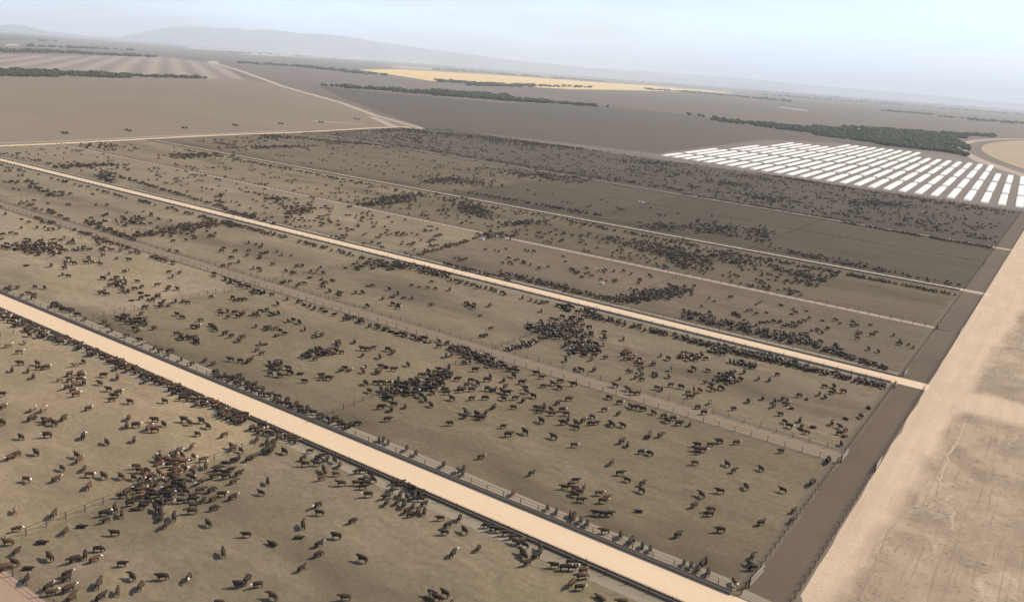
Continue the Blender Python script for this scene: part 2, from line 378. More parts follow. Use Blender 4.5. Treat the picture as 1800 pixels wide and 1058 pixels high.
# ------------------------------------------------------------------ feed troughs
def trough(fy, side, label, x0=-25.0, x1=None, mat=None):
    """long concrete feed bunk; side +1: the pen lies to the north"""
    x1 = x1 if x1 is not None else xw(fy(-490)); t = empty('feed_trough', U(x0, fy(x0)))
    tag(t, label, 'feed trough', 'concrete feed troughs along the feed roads')
    b = MB(); f = MB(); seg = 8; base = Vector((*U(x0, fy(x0))[:2], 0))
    for i in range(seg):
        xa = x0 + (x1 - x0) * i / seg; xb = x0 + (x1 - x0) * (i + 1) / seg
        A = Vector(U(xa, fy(xa))) - base; B = Vector(U(xb, fy(xb))) - base
        off = Vector((0, side, 0))
        b.bar(A, B, .66, .12, .0)
        b.bar(A + off * .30, B + off * .30, .11, .28, .12); b.bar(A - off * .30, B - off * .30, .13, .36, .12)
        f.bar(A, B, .48, .12, .123)
    b.build('bunk', [mat or M['concrete']], t); f.build('feed', [M['feed'] if mat is None else M['lane']], t); return t
trough(c_(87.8), -1, 'concrete feed trough along the near side of the wide pale road')
trough(c_(94.3), 1, 'concrete feed trough along the far side of the wide pale road')
trough(c_(196.8), -1, 'concrete feed trough along the near side of the second pale road', mat=M['pale_concrete'])
trough(c_(203.2), 1, 'concrete feed trough along the far side of the second pale road', mat=M['pale_concrete'])
trough(c_(317.7), -1, 'concrete feed trough along the near side of the narrow third lane', mat=M['pale_concrete'])
trough(c_(322.1), 1, 'concrete feed trough along the far side of the narrow third lane', mat=M['pale_concrete'])
trough(lambda x: y4(x) - 2.4, -1, 'concrete feed trough along the near side of the fourth lane', mat=M['pale_concrete'])
trough(lambda x: y4(x) + 2.4, 1, 'concrete feed trough along the far side of the fourth lane', mat=M['pale_concrete'])

# ------------------------------------------------------------------ fences
post_b = MB(); post_b.box(0, 0, 0, .11, .11, 1.25); POST = post_b.mesh('post'); POST.materials.append(M['post'])
def fence(pts, label, spacing=3.6, posts=True, h=1.3, rails=(.65, 1.2), group='pipe fences between the pens', thick=.032):
    P = [Vector(p[:2]) for p in pts]; base = P[0].copy(); t = empty('fence', (base.x, base.y, 0)); tag(t, label, 'fence', group)
    rb = MB()
    for a, b in zip(P[:-1], P[1:]):
        for z in rails: rb.bar(a - base, b - base, thick, thick, z)
    if not posts: rb = MB(); [rb.bar(a - base, b - base, .05, .05, 1.1) for a, b in zip(P[:-1], P[1:])]
    if posts: rb.build('rails', [M['rail']], t)
    q = []
    for a, b in zip(P[:-1], P[1:]):
        n = max(1, round((b - a).length / spacing)); q += [a.lerp(b, i / n) for i in range(n)]
    q.append(P[-1])
    vis = []
    for p in q:
        d = ROT.transposed() @ (Vector((p.x, p.y, .7)) - Vector((0, 0, CAM_H)))
        if d.z > -5: continue
        s = proj((p.x, p.y, .7))
        if -15 < s[0] < PW + 15 and -15 < s[1] < PH + 15: vis.append(((p.x ** 2 + p.y ** 2), p))
    vis.sort(key=lambda a: a[0])
    ind = [p for _, p in vis[:100]] if posts else []
    for p in ind:
        o = bpy.data.objects.new('post', POST); COL.objects.link(o); o.parent = t
        o.location = (p.x - base.x, p.y - base.y, random.uniform(-.12, .05)); o.rotation_euler = (random.uniform(-.03, .03), random.uniform(-.03, .03), random.uniform(0, .3))
    if not posts:                                   # far off: rails and posts in one mesh
        for _, p in vis: rb.box(p.x - base.x, p.y - base.y, 0, .10, .10, 1.15, 1)
        me = rb.mesh('fence'); bpy.data.objects.remove(t); t = link_mesh('fence', me, [M['rail'], M['post']]); t.location = (base.x, base.y, 0)
        return tag(t, label, 'fence', group)
    rest = [p for _, p in vis[len(ind):]]
    if rest:
        mb = MB()
        for p in rest: mb.box(p.x - base.x, p.y - base.y, 0, .16, .16, 1.4)
        r = mb.build('posts', [M['post']], t); r['kind'] = 'stuff'
    return t
def along(fy, x0=-24.0, x1=None, n=8):
    x1 = x1 if x1 is not None else xw(fy(-490)); return [U(x0 + (x1 - x0) * i / n, fy(x0 + (x1 - x0) * i / n)) for i in range(n + 1)]
fence(along(c_(87.3)), 'dark pipe fence behind the trough on the near side of the wide pale road')
fence(along(c_(94.9)), 'dark pipe fence behind the trough on the far side of the wide pale road')
fence(along(c_(144.4)), 'dark fence on the near side of the brown service alley')
fence(along(c_(149.4)), 'dark fence on the far side of the brown service alley')
fence([U(-60, 40.4), U(-130, 40.4), U(-178, 40.4)], 'fence at the south edge of the near pens, in the bottom left corner')
fence(along(c_(196.2)), 'pipe fence behind the trough on the near side of the second pale road')
fence(along(c_(203.8)), 'pipe fence behind the trough on the far side of the second pale road', posts=False)
fence(along(c_(256.0)), 'fence on the near side of the narrow beige alley', posts=False)
fence(along(c_(258.4)), 'fence on the far side of the narrow beige alley', posts=False)
fence(along(c_(317.0)), 'fence behind the trough on the near side of the third lane', posts=False)
fence(along(c_(322.8)), 'fence behind the trough on the far side of the third lane', posts=False)
fence(along(LINES[11]), 'middle fence through the pens beyond the third lane', posts=False)
fence(along(lambda x: y4(x) - 3.0), 'fence behind the trough on the near side of the fourth lane', posts=False)
fence(along(lambda x: y4(x) + 3.0), 'fence behind the trough on the far side of the fourth lane', posts=False)
fence(along(LINES[15]), 'middle fence through the pens beyond the fourth lane', posts=False)
fence(along(y5), 'fence at the north side of the yard, in front of the white stacks', posts=False)
fence([U(xw(y), y) for y in (60, 200, 350, 500, 640)], 'fence along the west side of the yard beside the pale track', posts=False)
fence([U(-24.0, 96.5), U(-24.0, 144)], 'fence on the pen side of the dark work alley, nearest stretch', 2.4)
fence([U(-24.0, 149.6), U(-24.0, 196)], 'fence on the pen side of the dark work alley, up to the second pale road', 2.4)
fence([U(-24.0, 204), U(-24.0, 317)], 'fence on the pen side of the dark work alley, between second road and third lane', 2.4, posts=False)
fence([U(-24.0, 323), U(-24.0, 604)], 'fence on the pen side of the dark work alley, beyond the third lane', posts=False)
fence([U(-18.3, 96.5), U(-18.2, 198)], 'outer fence of the dark work alley beside the dirt yard, nearest stretch', 2.6)
fence([U(-18.2, 202), U(-17.8, 318)], 'outer fence of the dark work alley beside the dirt yard, middle stretch', 2.6, posts=False)
fence([U(-17.8, 322), U(-17.2, 604)], 'outer fence of the dark work alley beside the dirt yard, farthest stretch', posts=False)
ORD = ['first', 'second', 'third', 'fourth', 'fifth', 'sixth', 'seventh', 'eighth', 'ninth', 'tenth']
ROWN = ['in the near row of pens below the wide road', 'between the wide road and the brown service alley', 'between the brown service alley and the second road',
        'just beyond the second pale road', 'just short of the third lane', 'just beyond the third lane', 'just short of the fourth lane', 'just beyond the fourth lane', 'at the far north of the yard']
for ri, (a, b) in enumerate(ROWS):
    for ci in range(1, 6):
        x = XC[ci]; ya, yb = LINES[a](x), LINES[b](x)
        if ri == 0: yb -= 1.2
        if ri == 0 and ci > 2: continue
        fence([U(x, ya), U(x, yb)], '%s cross fence from the right, %s' % (ORD[ci - 1], ROWN[ri]), 3.0, posts=(ri < 3 and ci < 4), thick=.045)
# pale alley gates
def gate(x, y, ang, w, label):
    t = empty('gate', U(x, y), ang); tag(t, label, 'gate', 'pale pipe gates')
    f = MB(); f.bar((0, 0), (w, 0), .09, .09, .25); f.bar((0, 0), (w, 0), .10, .10, 1.2)
    f.box(.04, 0, .25, .09, .09, 1.04); f.box(w - .04, 0, .25, .09, .09, 1.04); f.build('gate_frame', [M['gate']], t)
    s = MB()
    for z in (.57, .88): s.bar((.1, 0), (w - .1, 0), .04, .045, z)
    s.build('gate_bars', [M['gate']], t)
    p = MB(); p.box(-.12, 0, 0, .2, .2, 1.9); p.build('hinge_post', [M['post']], t)
    return t
gate(-23.7, 97.2, R(86), 5.5, 'pale gate at the corner of the nearest pen, by the wide road')
gate(-23.6, 145.0, R(88), 5.0, 'pale gate closing the end of the brown service alley')
gate(-18.0, 145.2, R(90), 6.0, 'pale gate in the outer fence of the dark alley, beside the dirt yard')
gate(-23.6, 193.6, R(92), 3.0, 'pale gate beside the near end of the second pale road')
gate(-23.6, 204.2, R(80), 3.0, 'pale gate just beyond the end of the second pale road')
gate(-18.0, 256.5, R(85), 4.0, 'white gate in the outer fence beside the beige alley')
gate(-23.6, 256.0, R(90), 3.0, 'pale gate at the end of the narrow beige alley')
gate(-23.6, 257.2, R(0), 4.4, 'pale gate across the dark alley, level with the beige alley')
gate(-23.6, 379.0, R(0), 4.6, 'pale gate across the dark alley, beyond the third lane')
# pieces of the feed roads that cross the dark alley
for y, w, m in ((200.0, 3.9, 'road'), (320.0, 2.4, 'lane'), (432.6, 2.4, 'lane')):
    ribbon('road_crossing', [U(-24, y), U(-17.6, y)], w * K, M[m], .014, .1)
# water tanks
def tank(px, py, label, w=1.6):
    p = G(px, py); t = empty('water_trough', p, random.uniform(-.2, .2)); tag(t, label, 'water trough', 'white water troughs in the pens')
    b = MB(); b.box(0, 0, 0, w * 2, w, .12); b.box(0, -w / 2 + .08, .12, w * 2, .16, .5); b.box(0, w / 2 - .08, .12, w * 2, .16, .5)
    b.box(-w + .08, 0, .12, .16, w - .32, .5); b.box(w - .08, 0, .12, .16, w - .32, .5); b.build('basin', [M['steel']], t)
    q = MB(); q.box(0, 0, .121, w * 2 - .34, w - .34, .36); q.build('water', [wat], t)
wat, _t, _b = new_mat('trough_water', .08); _b.inputs['Base Color'].default_value = (.05, .06, .06, 1); _b.inputs['Specular IOR Level'].default_value = .5
tank(847, 421, 'small white water trough at the cross fence below the beige alley', 1.0)
tank(1127, 356, 'pale water trough in the empty brown pen below the fourth lane', 1.7)
tank(1254, 352, 'white water trough just below the fourth lane', 1.1)
tank(1058, 499, 'white water trough in the open pen above the second road', .7)

# ------------------------------------------------------------------ fields and tracks beyond the yard
def pfield(pts, mat, z, name='field'): return sheet(name, [G(*p)[:2] for p in pts], mat, z)
M['f_west'] = soil('bare_field_tan', (.262, .204, .148), (.228, .176, .128), (.212, .164, .12), s=.01, big=.003, stretch=(.5, 1.6, 1), speck=.04)
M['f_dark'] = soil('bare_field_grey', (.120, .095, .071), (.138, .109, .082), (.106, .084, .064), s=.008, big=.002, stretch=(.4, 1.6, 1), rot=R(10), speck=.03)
M['f_mid'] = soil('fallow_grey', (.168, .131, .097), (.150, .117, .087), (.185, .145, .107), s=.006, big=.0012, stretch=(.4, 1.8, 1), speck=.03)
M['f_gold'] = soil('golden_stubble', (.74, .52, .23), (.66, .47, .21), (.80, .57, .27), s=.006, big=.001, speck=.03)
M['f_pale'] = soil('pale_stubble', (.50, .43, .35), (.44, .38, .31), s=.006, big=.001, speck=.03)
M['f_green'] = soil('green_scrub_ground', (.095, .100, .060), (.12, .115, .075), (.08, .085, .055), s=.02, big=.004, speck=.15)
M['track'] = soil('pale_track', (.46, .37, .29), (.40, .32, .25), s=.02, big=.004, speck=.03)
def striped():
    m, t, b = new_mat('striped_field', .95); d = (G(290, 100) - G(290, 135)); a = math.atan2(d.y, d.x)
    v = coords(t, (1, 1, 1), -a + 0.0); sx = N(t, 'ShaderNodeSeparateXYZ'); t.links.new(v, sx.inputs[0])
    w = math_n(t, 'ADD', math_n(t, 'MULTIPLY', sx.outputs[1], 2 * math.pi / 62), math_n(t, 'MULTIPLY', noise_n(t, v, .004, 3, .5, 0, 1), 3.0))
    s = math_n(t, 'ADD', math_n(t, 'MULTIPLY', math_n(t, 'SINE', w), .5), .5)
    c = mix_n(t, s, (.275, .225, .18), (.185, .147, .118)); t.links.new(c, b.inputs['Base Color']); return m
M['f_stripe'] = striped()
pfield([(-120, 128), (-120, 300), (0, 257), (300, 244), (600, 227), (740, 223), (655, 203), (600, 181), (500, 153), (430, 138), (200, 138)], M['f_west'], .006)
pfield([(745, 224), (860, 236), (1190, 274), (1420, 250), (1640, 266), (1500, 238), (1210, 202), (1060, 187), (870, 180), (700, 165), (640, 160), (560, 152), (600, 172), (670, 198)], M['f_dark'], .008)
pfield([(1210, 203), (1700, 276), (1690, 262), (1720, 250), (2000, 262), (2000, 215), (1640, 185), (1130, 158), (880, 148), (1060, 187)], M['f_mid'], .006)
pfield([(630, 122.5), (700, 122), (800, 128), (900, 134), (1050, 145), (1180, 153), (1290, 165), (1130, 159.5), (1000, 157), (860, 149), (760, 143)], M['f_gold'], .02)
pfield([(-60, 95), (-60, 131), (330, 138), (430, 140), (385, 113), (290, 101)], M['f_stripe'], .01)
pfield([(430, 92), (600, 97), (800, 112), (800, 115), (600, 104), (430, 96)], M['f_pale'], .03)
pfield([(330, 83), (480, 93), (480, 95), (330, 85.5)], M['f_pale'], .03)
pfield([(10, 78), (35, 78), (30, 81), (12, 81)], M['f_pale'], .03)
pfield([(75, 79.5), (95, 80), (95, 82), (75, 81.5)], M['f_pale'], .03)
pfield([(690, 116), (760, 120), (760, 123), (690, 119)], M['f_pale'], .03)
pfield([(900, 129), (965, 134), (965, 136), (900, 131)], M['f_pale'], .03)
pfield([(1160, 152), (1290, 162), (1290, 163.5), (1160, 154)], M['f_pale'], .03)
pfield([(1370, 188), (1420, 194), (1420, 195.5), (1370, 189.5)], M['f_pale'], .012)
pfield([(-60, 60), (40, 60), (120, 68), (-60, 74)], M['f_green'], .03)
# track leading north-west and its junction at the yard's corner
ribbon('dirt_track', [G(*p) for p in ((742, 226), (700, 214), (662, 204), (600, 181), (500, 153), (420, 124), (372, 110))], 9.0, M['track'], .016, 1.5, seg=12, wend=27)
ribbon('dirt_track', [G(*p) for p in ((742, 227), (690, 222), (655, 206))], 10, M['track'], .018, 2.5, seg=8)
pfield([(365, 108), (382, 108), (386, 112), (368, 112)], M['f_pale'], .03)
ribbon('dirt_track', [U(xw(y) - 5.5 + 2 * math.sin(y * .03), y) for y in range(120, 640, 20)], 6.0, M['road'], .014, .8)
ribbon('dirt_track', [U(xw(y) - 15 + 1.5 * math.sin(y * .05), y) for y in range(120, 480, 20)], 3.0, M['track'], .012, .8)
ribbon('dirt_track', [G(550, 213), (G(600, 216)), G(640, 219)], 7.0, M['track'], .014, .8)
# ground around the white stacks
sheet('stack_yard', [U(-10, 607), U(-292, 632), U(-305, 700), U(-325, 1040), U(-262, 1135), U(-150, 1120), U(-60, 1040), U(-10, 930)], soil('stack_yard_soil', (.20, .165, .135), (.17, .14, .115), (.23, .19, .155), s=.03, big=.006, stretch=(2, .4, 1), speck=.05), .012)
# round irrigated field with its ring road
cx, cy, rr_ = 1354.0 * QS, 1291.0 * QS, 1485.0 * QS
arc = [(cx + rr_ * math.cos(a), cy + rr_ * math.sin(a)) for a in np.linspace(R(128), R(232), 60)]
arc2 = [(cx + (rr_ - 24) * math.cos(a), cy + (rr_ - 24) * math.sin(a)) for a in np.linspace(R(128), R(232), 60)]
arc3 = [(cx + (rr_ - 31) * math.cos(a), cy + (rr_ - 31) * math.sin(a)) for a in np.linspace(R(128), R(232), 60)]
sheet('field', arc2 + [(cx, cy)], M['f_mid'], .02)
sheet('field', arc3 + [(cx, cy)], soil('round_field', (.40, .30, .19), (.36, .27, .165), (.44, .33, .21), s=.01, big=.003, speck=.04), .03)
ribbon('ring_track', arc, 17, M['track'], .035, 2.0)

# ------------------------------------------------------------------ hills
def hills(name, prof, dist, depth, base=-2.0, seedz=0.0, mat=None):
    """ridge whose skyline passes through the given bearings and elevation angles"""
    A = []
    for px, py in prof:
        r = ROT @ Vector((px - PW / 2, -(py - PH / 2), -FPX)); A.append((math.atan2(r.y, r.x), math.tan(math.asin(r.z / r.length))))
    A.sort(); az = np.array([a[0] for a in A]); el = np.array([a[1] for a in A]); n = 260; az2 = np.linspace(az[0], az[-1], n); el2 = np.interp(az2, az, el)
    rows = 15; v = []; f = []
    for j in range(rows):
        s = j / (rows - 1) * 2 - 1; d = dist + s * depth
        for i in range(n):
            top = max(0, CAM_H + dist * el2[i]); q = (az2[i] * 40, s * 2.2, seedz)
            ed = min(1, i / 8, (n - 1 - i) / 8)
            prof_ = max(0, 1 - abs(s)) ** .9; nn = mnoise.fractal(q, .8, 2.1, 5)
            z = top * prof_ * (1 + (.35 * nn if j != rows // 2 else .05 * nn)) * ed + base
            v.append((d * math.cos(az2[i]), d * math.sin(az2[i]), z))
    for j in range(rows - 1):
        for i in range(n - 1): a = j * n + i; f.append((a, a + 1, a + n + 1, a + n))
    me = bpy.data.meshes.new(name); me.from_pydata(v, [], f); me.update(); me.polygons.foreach_set('use_smooth', [True] * len(me.polygons))
    o = link_mesh(name, me, [mat]); o['kind'] = 'structure'; return o
M['hill'] = soil('hill_rock', (.13, .12, .11), (.09, .09, .08), (.16, .14, .12), s=.002, big=.0004, speck=.1)
hills('mountains', [(150, 66), (210, 66), (240, 59), (265, 54), (300, 48), (340, 48), (400, 50), (440, 53), (480, 53), (520, 58), (560, 61), (600, 63), (640, 70), (680, 77), (720, 82), (750, 86), (790, 91), (830, 97), (880, 104), (920, 108), (1000, 116), (1060, 122), (1120, 129), (1200, 137), (1300, 146), (1420, 158)], 27000, 3500, seedz=1, mat=M['hill'])
hills('mountains', [(-150, 50), (-60, 47), (0, 45), (20, 43), (40, 44), (60, 51), (90, 56), (140, 62), (220, 67)], 24000, 2200, seedz=4, mat=M['hill'])
hills('mountains', [(900, 114), (1000, 118), (1120, 124), (1240, 133), (1330, 140), (1420, 149), (1520, 158), (1600, 164), (1700, 174), (1800, 183), (1950, 198)], 33000, 3000, seedz=7, mat=M['hill'])

# ------------------------------------------------------------------ trees and scrub
def leaf_mat(name, c, c2):
    m, t, b = new_mat(name, .85); v = coords(t); f = noise_n(t, v, .9, 3, .7, .3, .7); g = noise_n(t, v, .05, 3, .5, .35, .65)
    cc = mix_n(t, f, c, c2); cc = mix_n(t, math_n(t, 'MULTIPLY', g, .5, True), cc, (.085, .075, .045)); t.links.new(cc, b.inputs['Base Color']); return m
M['leaf'] = leaf_mat('tree_leaves', (.036, .050, .015), (.070, .084, .028))
M['trunk'] = flat('tree_bark', (.12, .09, .065))
def crown_template(seed, leaves=46):
    """an uneven crown: a few noisy lobes and loose leaf clumps around them; unit height 1, radius about .6"""
    rs = random.Random(seed); V = []; F = []
    bm = bmesh.new()
    for k in range(5):
        a = rs.uniform(0, 6.28); r = rs.uniform(.12, .38); c = Vector((r * math.cos(a), r * math.sin(a), rs.uniform(.34, .72))); s = rs.uniform(.18, .30)
        res = bmesh.ops.create_icosphere(bm, subdivisions=1, radius=s)
        for v in res['verts']: v.co = v.co * (1 + .55 * mnoise.noise(v.co * 9 + c * 7)) + c
    for k in range(leaves):
        a = rs.uniform(0, 6.28); e = rs.uniform(-.5, 1); r = rs.uniform(.35, .62)
        c = Vector((r * math.cos(a) * math.cos(e), r * math.sin(a) * math.cos(e), .52 + .42 * math.sin(e))); s = rs.uniform(.04, .10)
        m = Matrix.Rotation(rs.uniform(0, 6), 3, Vector((rs.random(), rs.random(), rs.random() + .1)).normalized())
        vs = [bm.verts.new(c + m @ Vector(p) * s) for p in ((-1, -.6, 0), (1, -.5, .3), (.7, .8, 0), (-.8, .7, .2))]; bm.faces.new(vs)
    me = bpy.data.meshes.new('crown'); bm.to_mesh(me); bm.free(); return me
CROWNS = [crown_template(s) for s in (1, 2, 3, 4)]
def arrs(me):
    v = np.empty(len(me.vertices) * 3, np.float32); me.vertices.foreach_get('co', v)
    l = np.empty(len(me.loops), np.int32); me.loops.foreach_get('vertex_index', l)
    n = np.empty(len(me.polygons), np.int32); me.polygons.foreach_get('loop_total', n)
    mi = np.empty(len(me.polygons), np.int32); me.polygons.foreach_get('material_index', mi)
    return v.reshape(-1, 3), l, n, mi
def merge(name, inst):
    """inst: list of (template arrays, 4x4 numpy, material index array)"""
    Vs, Ls, Ns, Ms = [], [], [], []; off = 0
    for (v, l, n, mi), T, mm in inst:
        Vs.append(v @ T[:3, :3].T.astype(np.float32) + T[:3, 3].astype(np.float32)); Ls.append(l + off); Ns.append(n); Ms.append(mi if mm is None else mm); off += len(v)
    V = np.concatenate(Vs); L = np.concatenate(Ls); Nn = np.concatenate(Ns); Mi = np.concatenate(Ms)
    me = bpy.data.meshes.new(name); me.vertices.add(len(V)); me.vertices.foreach_set('co', V.ravel().astype(np.float32))
    me.loops.add(len(L)); me.loops.foreach_set('vertex_index', L.astype(np.int32)); me.polygons.add(len(Nn))
    st = np.concatenate([[0], np.cumsum(Nn)[:-1]]).astype(np.int32); me.polygons.foreach_set('loop_start', st); me.polygons.foreach_set('loop_total', Nn.astype(np.int32))
    me.polygons.foreach_set('material_index', Mi.astype(np.int32)); me.update(calc_edges=True); return me
def trs(x, y, z, s, rz, sz=None):
    c, s_ = math.cos(rz), math.sin(rz); sz = sz or s
    return np.array([[c * s, -s_ * s, 0, x], [s_ * s, c * s, 0, y], [0, 0, sz, z], [0, 0, 0, 1.0]])
CA = [arrs(m) for m in CROWNS]
def belt(label, strokes, h=(3.5, 7), wide=1.5):
    """strokes: (px0,py0,px1,py1,half height in px,count)"""
    inst = []
    for x0, y0, x1, y1, hw, n in strokes:
        for _ in range(int(n * .8)):
            f = rng.random(); px = x0 + (x1 - x0) * f; py = y0 + (y1 - y0) * f + rng.uniform(-hw, hw)
            p = G(px, py); hh = QS * rng.uniform(h[0] * .6, h[1] * 1.05) * (1.25 if rng.random() < .12 else 1)
            inst.append((CA[rng.integers(4)], trs(p.x, p.y, -.25 * hh, hh * wide * rng.uniform(.6, 1.2), rng.uniform(0, 6.28), hh), None))
    o = link_mesh('trees', merge('trees', inst), [M['leaf']]); tag(o, label, 'tree belt', 'dark green tree belts on the plain', 'stuff'); return o
belt('long dark tree belt in the grey field behind the yard', [(600, 154, 700, 160, 1.2, 110), (690, 160, 860, 170, 2.5, 260), (760, 164, 900, 173, 4.5, 520), (860, 173, 960, 180, 2.5, 240), (950, 180, 1050, 187, 1.0, 70)])
belt('widest green scrub belt, between the white stacks and the round field', [(1250, 211, 1350, 222, 2, 90), (1330, 219, 1450, 233, 4, 330), (1430, 230, 1560, 246, 8, 900), (1540, 240, 1680, 256, 14, 1900), (1480, 226, 1700, 240, 4, 500), (1660, 238, 1700, 262, 4, 160), (1700, 237, 1750, 240, 2, 90), (1640, 262, 1700, 274, 2, 70)], (3.0, 5.5))
belt('green scrub belt on the left between grey field and striped field', [(-60, 128, 100, 131, 5.5, 560), (80, 130, 230, 135, 3, 330), (220, 134, 350, 138, 1.2, 110)], (3.5, 6))
belt('tree belt at the lower edge of the golden field', [(770, 143.5, 880, 150, 1.2, 150), (820, 149, 940, 152, 2.2, 240), (900, 150, 1040, 154, 1.5, 130)], (5, 9))
belt('tree belt left of the golden field', [(420, 111, 560, 119, 1.0, 120), (520, 117, 640, 129, 1.2, 160), (600, 127, 680, 133, .8, 50)], (5, 9))
belt('tree belt right of the golden field, reaching the bare plain', [(1130, 157, 1250, 165, .8, 90), (1200, 161, 1390, 179, 1.2, 170)], (5, 10))
belt('thin tree belt in the middle of the right hand plain', [(1340, 167, 1590, 185, .8, 190)], (6, 12))
belt('short thicket on the right hand plain', [(1550, 195, 1640, 202, 1.0, 90)], (4, 7))
belt('thin tree belt at the right edge of the plain', [(1620, 187, 1820, 204, 1.0, 170)], (6, 11))
belt('low tree belt at the right edge above the round field', [(1650, 205, 1720, 210, .8, 40), (1700, 210, 1820, 219, 1.8, 170)], (4, 8))
belt('distant tree line below the mountains on the left', [(0, 92, 150, 94, .8, 90), (140, 95, 280, 101, .8, 80), (50, 82, 240, 89, .6, 70), (70, 72, 100, 73, .8, 40)], (6, 12))
belt('distant tree line under the middle mountains', [(380, 91, 600, 103, .5, 120), (500, 95, 800, 112, .5, 140), (640, 105, 790, 118, .5, 90), (870, 130, 1060, 144, .5, 120), (760, 122, 900, 131, .4, 70)], (8, 15))
belt('farthest tree line on the right horizon', [(1340, 162, 1560, 180, .4, 120), (1560, 180, 1820, 195, .5, 120), (1060, 140, 1340, 160, .4, 110)], (9, 16))
# single trees one can tell apart at the ends of the belts
trunk_b = MB(); trunk_b.bar((-.02, 0), (.03, 0), .05, .45, -.02); trunk_b.hexa([(-.02, -.02, .2), (.02, -.02, .2), (.02, .02, .2), (-.02, .02, .2), (.14, .05, .45), (.17, .05, .45), (.17, .08, .45), (.14, .08, .45)])
trunk_b.hexa([(-.02, -.02, .2), (.02, -.02, .2), (.02, .02, .2), (-.02, .02, .2), (-.16, -.05, .42), (-.13, -.05, .42), (-.13, -.02, .42), (-.16, -.02, .42)])
TRUNK = trunk_b.mesh('trunk'); TRUNK.materials.append(M['trunk'])
for m in CROWNS: m.materials.append(M['leaf'])
def tree(px, py, h, label, group, cat='tree'):
    h *= QS; p = G(px, py); t = empty('tree' if cat == 'tree' else 'shrub', p, random.uniform(0, 6)); tag(t, label, cat, group)
    c = bpy.data.objects.new('crown', random.choice(CROWNS)); COL.objects.link(c); c.parent = t; c.scale = (h * 1.15, h * 1.15, h); c.location.z = -.02 if cat == 'tree' else -.22 * h
    k = bpy.data.objects.new('trunk', TRUNK); COL.objects.link(k); k.parent = t; k.scale = (h * 1.3, h * 1.3, h)
for i, (px, py, h) in enumerate([(1210, 204, 6.5), (1229, 206, 5.5), (1236, 207, 5), (1255, 209.5, 6), (1272, 212, 5.5), (1284, 213.5, 4.5), (1297, 215, 5.5)]):
    tree(px, py, h, '%s tree from the left end of the wide scrub belt' % ORD[i], 'loose trees at the left end of the wide scrub belt')
for i, (px, py, h) in enumerate([(567, 153, 6), (573, 153.5, 5), (583, 154, 6), (592, 154.6, 6.5), (598, 155, 5)]):
    tree(px, py, h, '%s small tree from the left end of the belt in the grey field' % ORD[i], 'loose trees at the left end of the grey field belt')
for i, (px, py, h) in enumerate([(1068, 189, 4.5)]): tree(px, py, h, 'lone small tree past the right end of the grey field belt', 'lone trees')
for i, (px, py, h) in enumerate([(765, 143, 8), (679, 133.5, 8)]): tree(px, py, h, ['lone tree at the left end of the belt below the golden field', 'lone tree at the left tip of the golden field'][i], 'lone trees')
for i, (px, py, h) in enumerate([(352, 139.5, 5), (361, 140, 5)]): tree(px, py, h, '%s tree past the right end of the left scrub belt' % ORD[i], 'lone trees')
for i, (px, py) in enumerate([(111, 235), (117, 235.5), (223, 230), (229, 231.5), (322, 226), (328, 226.5), (411, 220.5), (416, 222), (491, 218), (496, 219), (562, 216), (567, 216), (624, 210), (630, 211)]):
    tree(px, py, 1.7, '%s small shrub of the %s pair from the left beside the western track' % (['left', 'right'][i % 2], ORD[i // 2]), 'pairs of small shrubs beside the western track', 'shrub')

# ------------------------------------------------------------------ white tarp-covered stacks
def stack_mesh(L, w, h, seed):
    """long low stack under a tarp: sloping sides, rounded top, slightly slumped"""
    rs = random.Random(seed); n = 12; prof = [(-.5, 0), (-.47, .72), (-.30, .95), (0, 1.0), (.30, .95), (.47, .72), (.5, 0)]; v = []; f = []
    for i in range(n + 1):
        y = L * i / n; e = .12 if i in (0, n) else 0; s = rs.uniform(-.05, .05)
        for px, pz in prof: v.append(((px * (1 - e) + .02 * s) * w, y + (0 if i not in (0, n) else (pz * 1.6 if i == 0 else -pz * .8)), pz * h * (1 + s)))
    m = len(prof)
    for i in range(n):
        for k in range(m - 1): a = i * m + k; f.append((a, a + 1, a + m + 1, a + m))
    f.append(tuple(range(m))); f.append(tuple(n * m + k for k in reversed(range(m))))
    me = bpy.data.meshes.new('covered_stack'); me.from_pydata(v, [], f); me.update(); me.materials.append(M['tarp'])
    bm = bmesh.new(); bm.from_mesh(me); bmesh.ops.recalc_face_normals(bm, faces=bm.faces); bm.to_mesh(me); bm.free(); return me
segs = [(None, 699), (710, 797), (812, 910), (924, 1019), (1030, 1110)]
SM = {}
NUM = ORD + ['eleventh', 'twelfth', 'thirteenth', 'fourteenth', 'fifteenth', 'sixteenth', 'seventeenth', 'eighteenth', 'nineteenth', 'twentieth',
             'twenty-first', 'twenty-second', 'twenty-third', 'twenty-fourth', 'twenty-fifth', 'twenty-sixth', 'twenty-seventh', 'twenty-eighth']
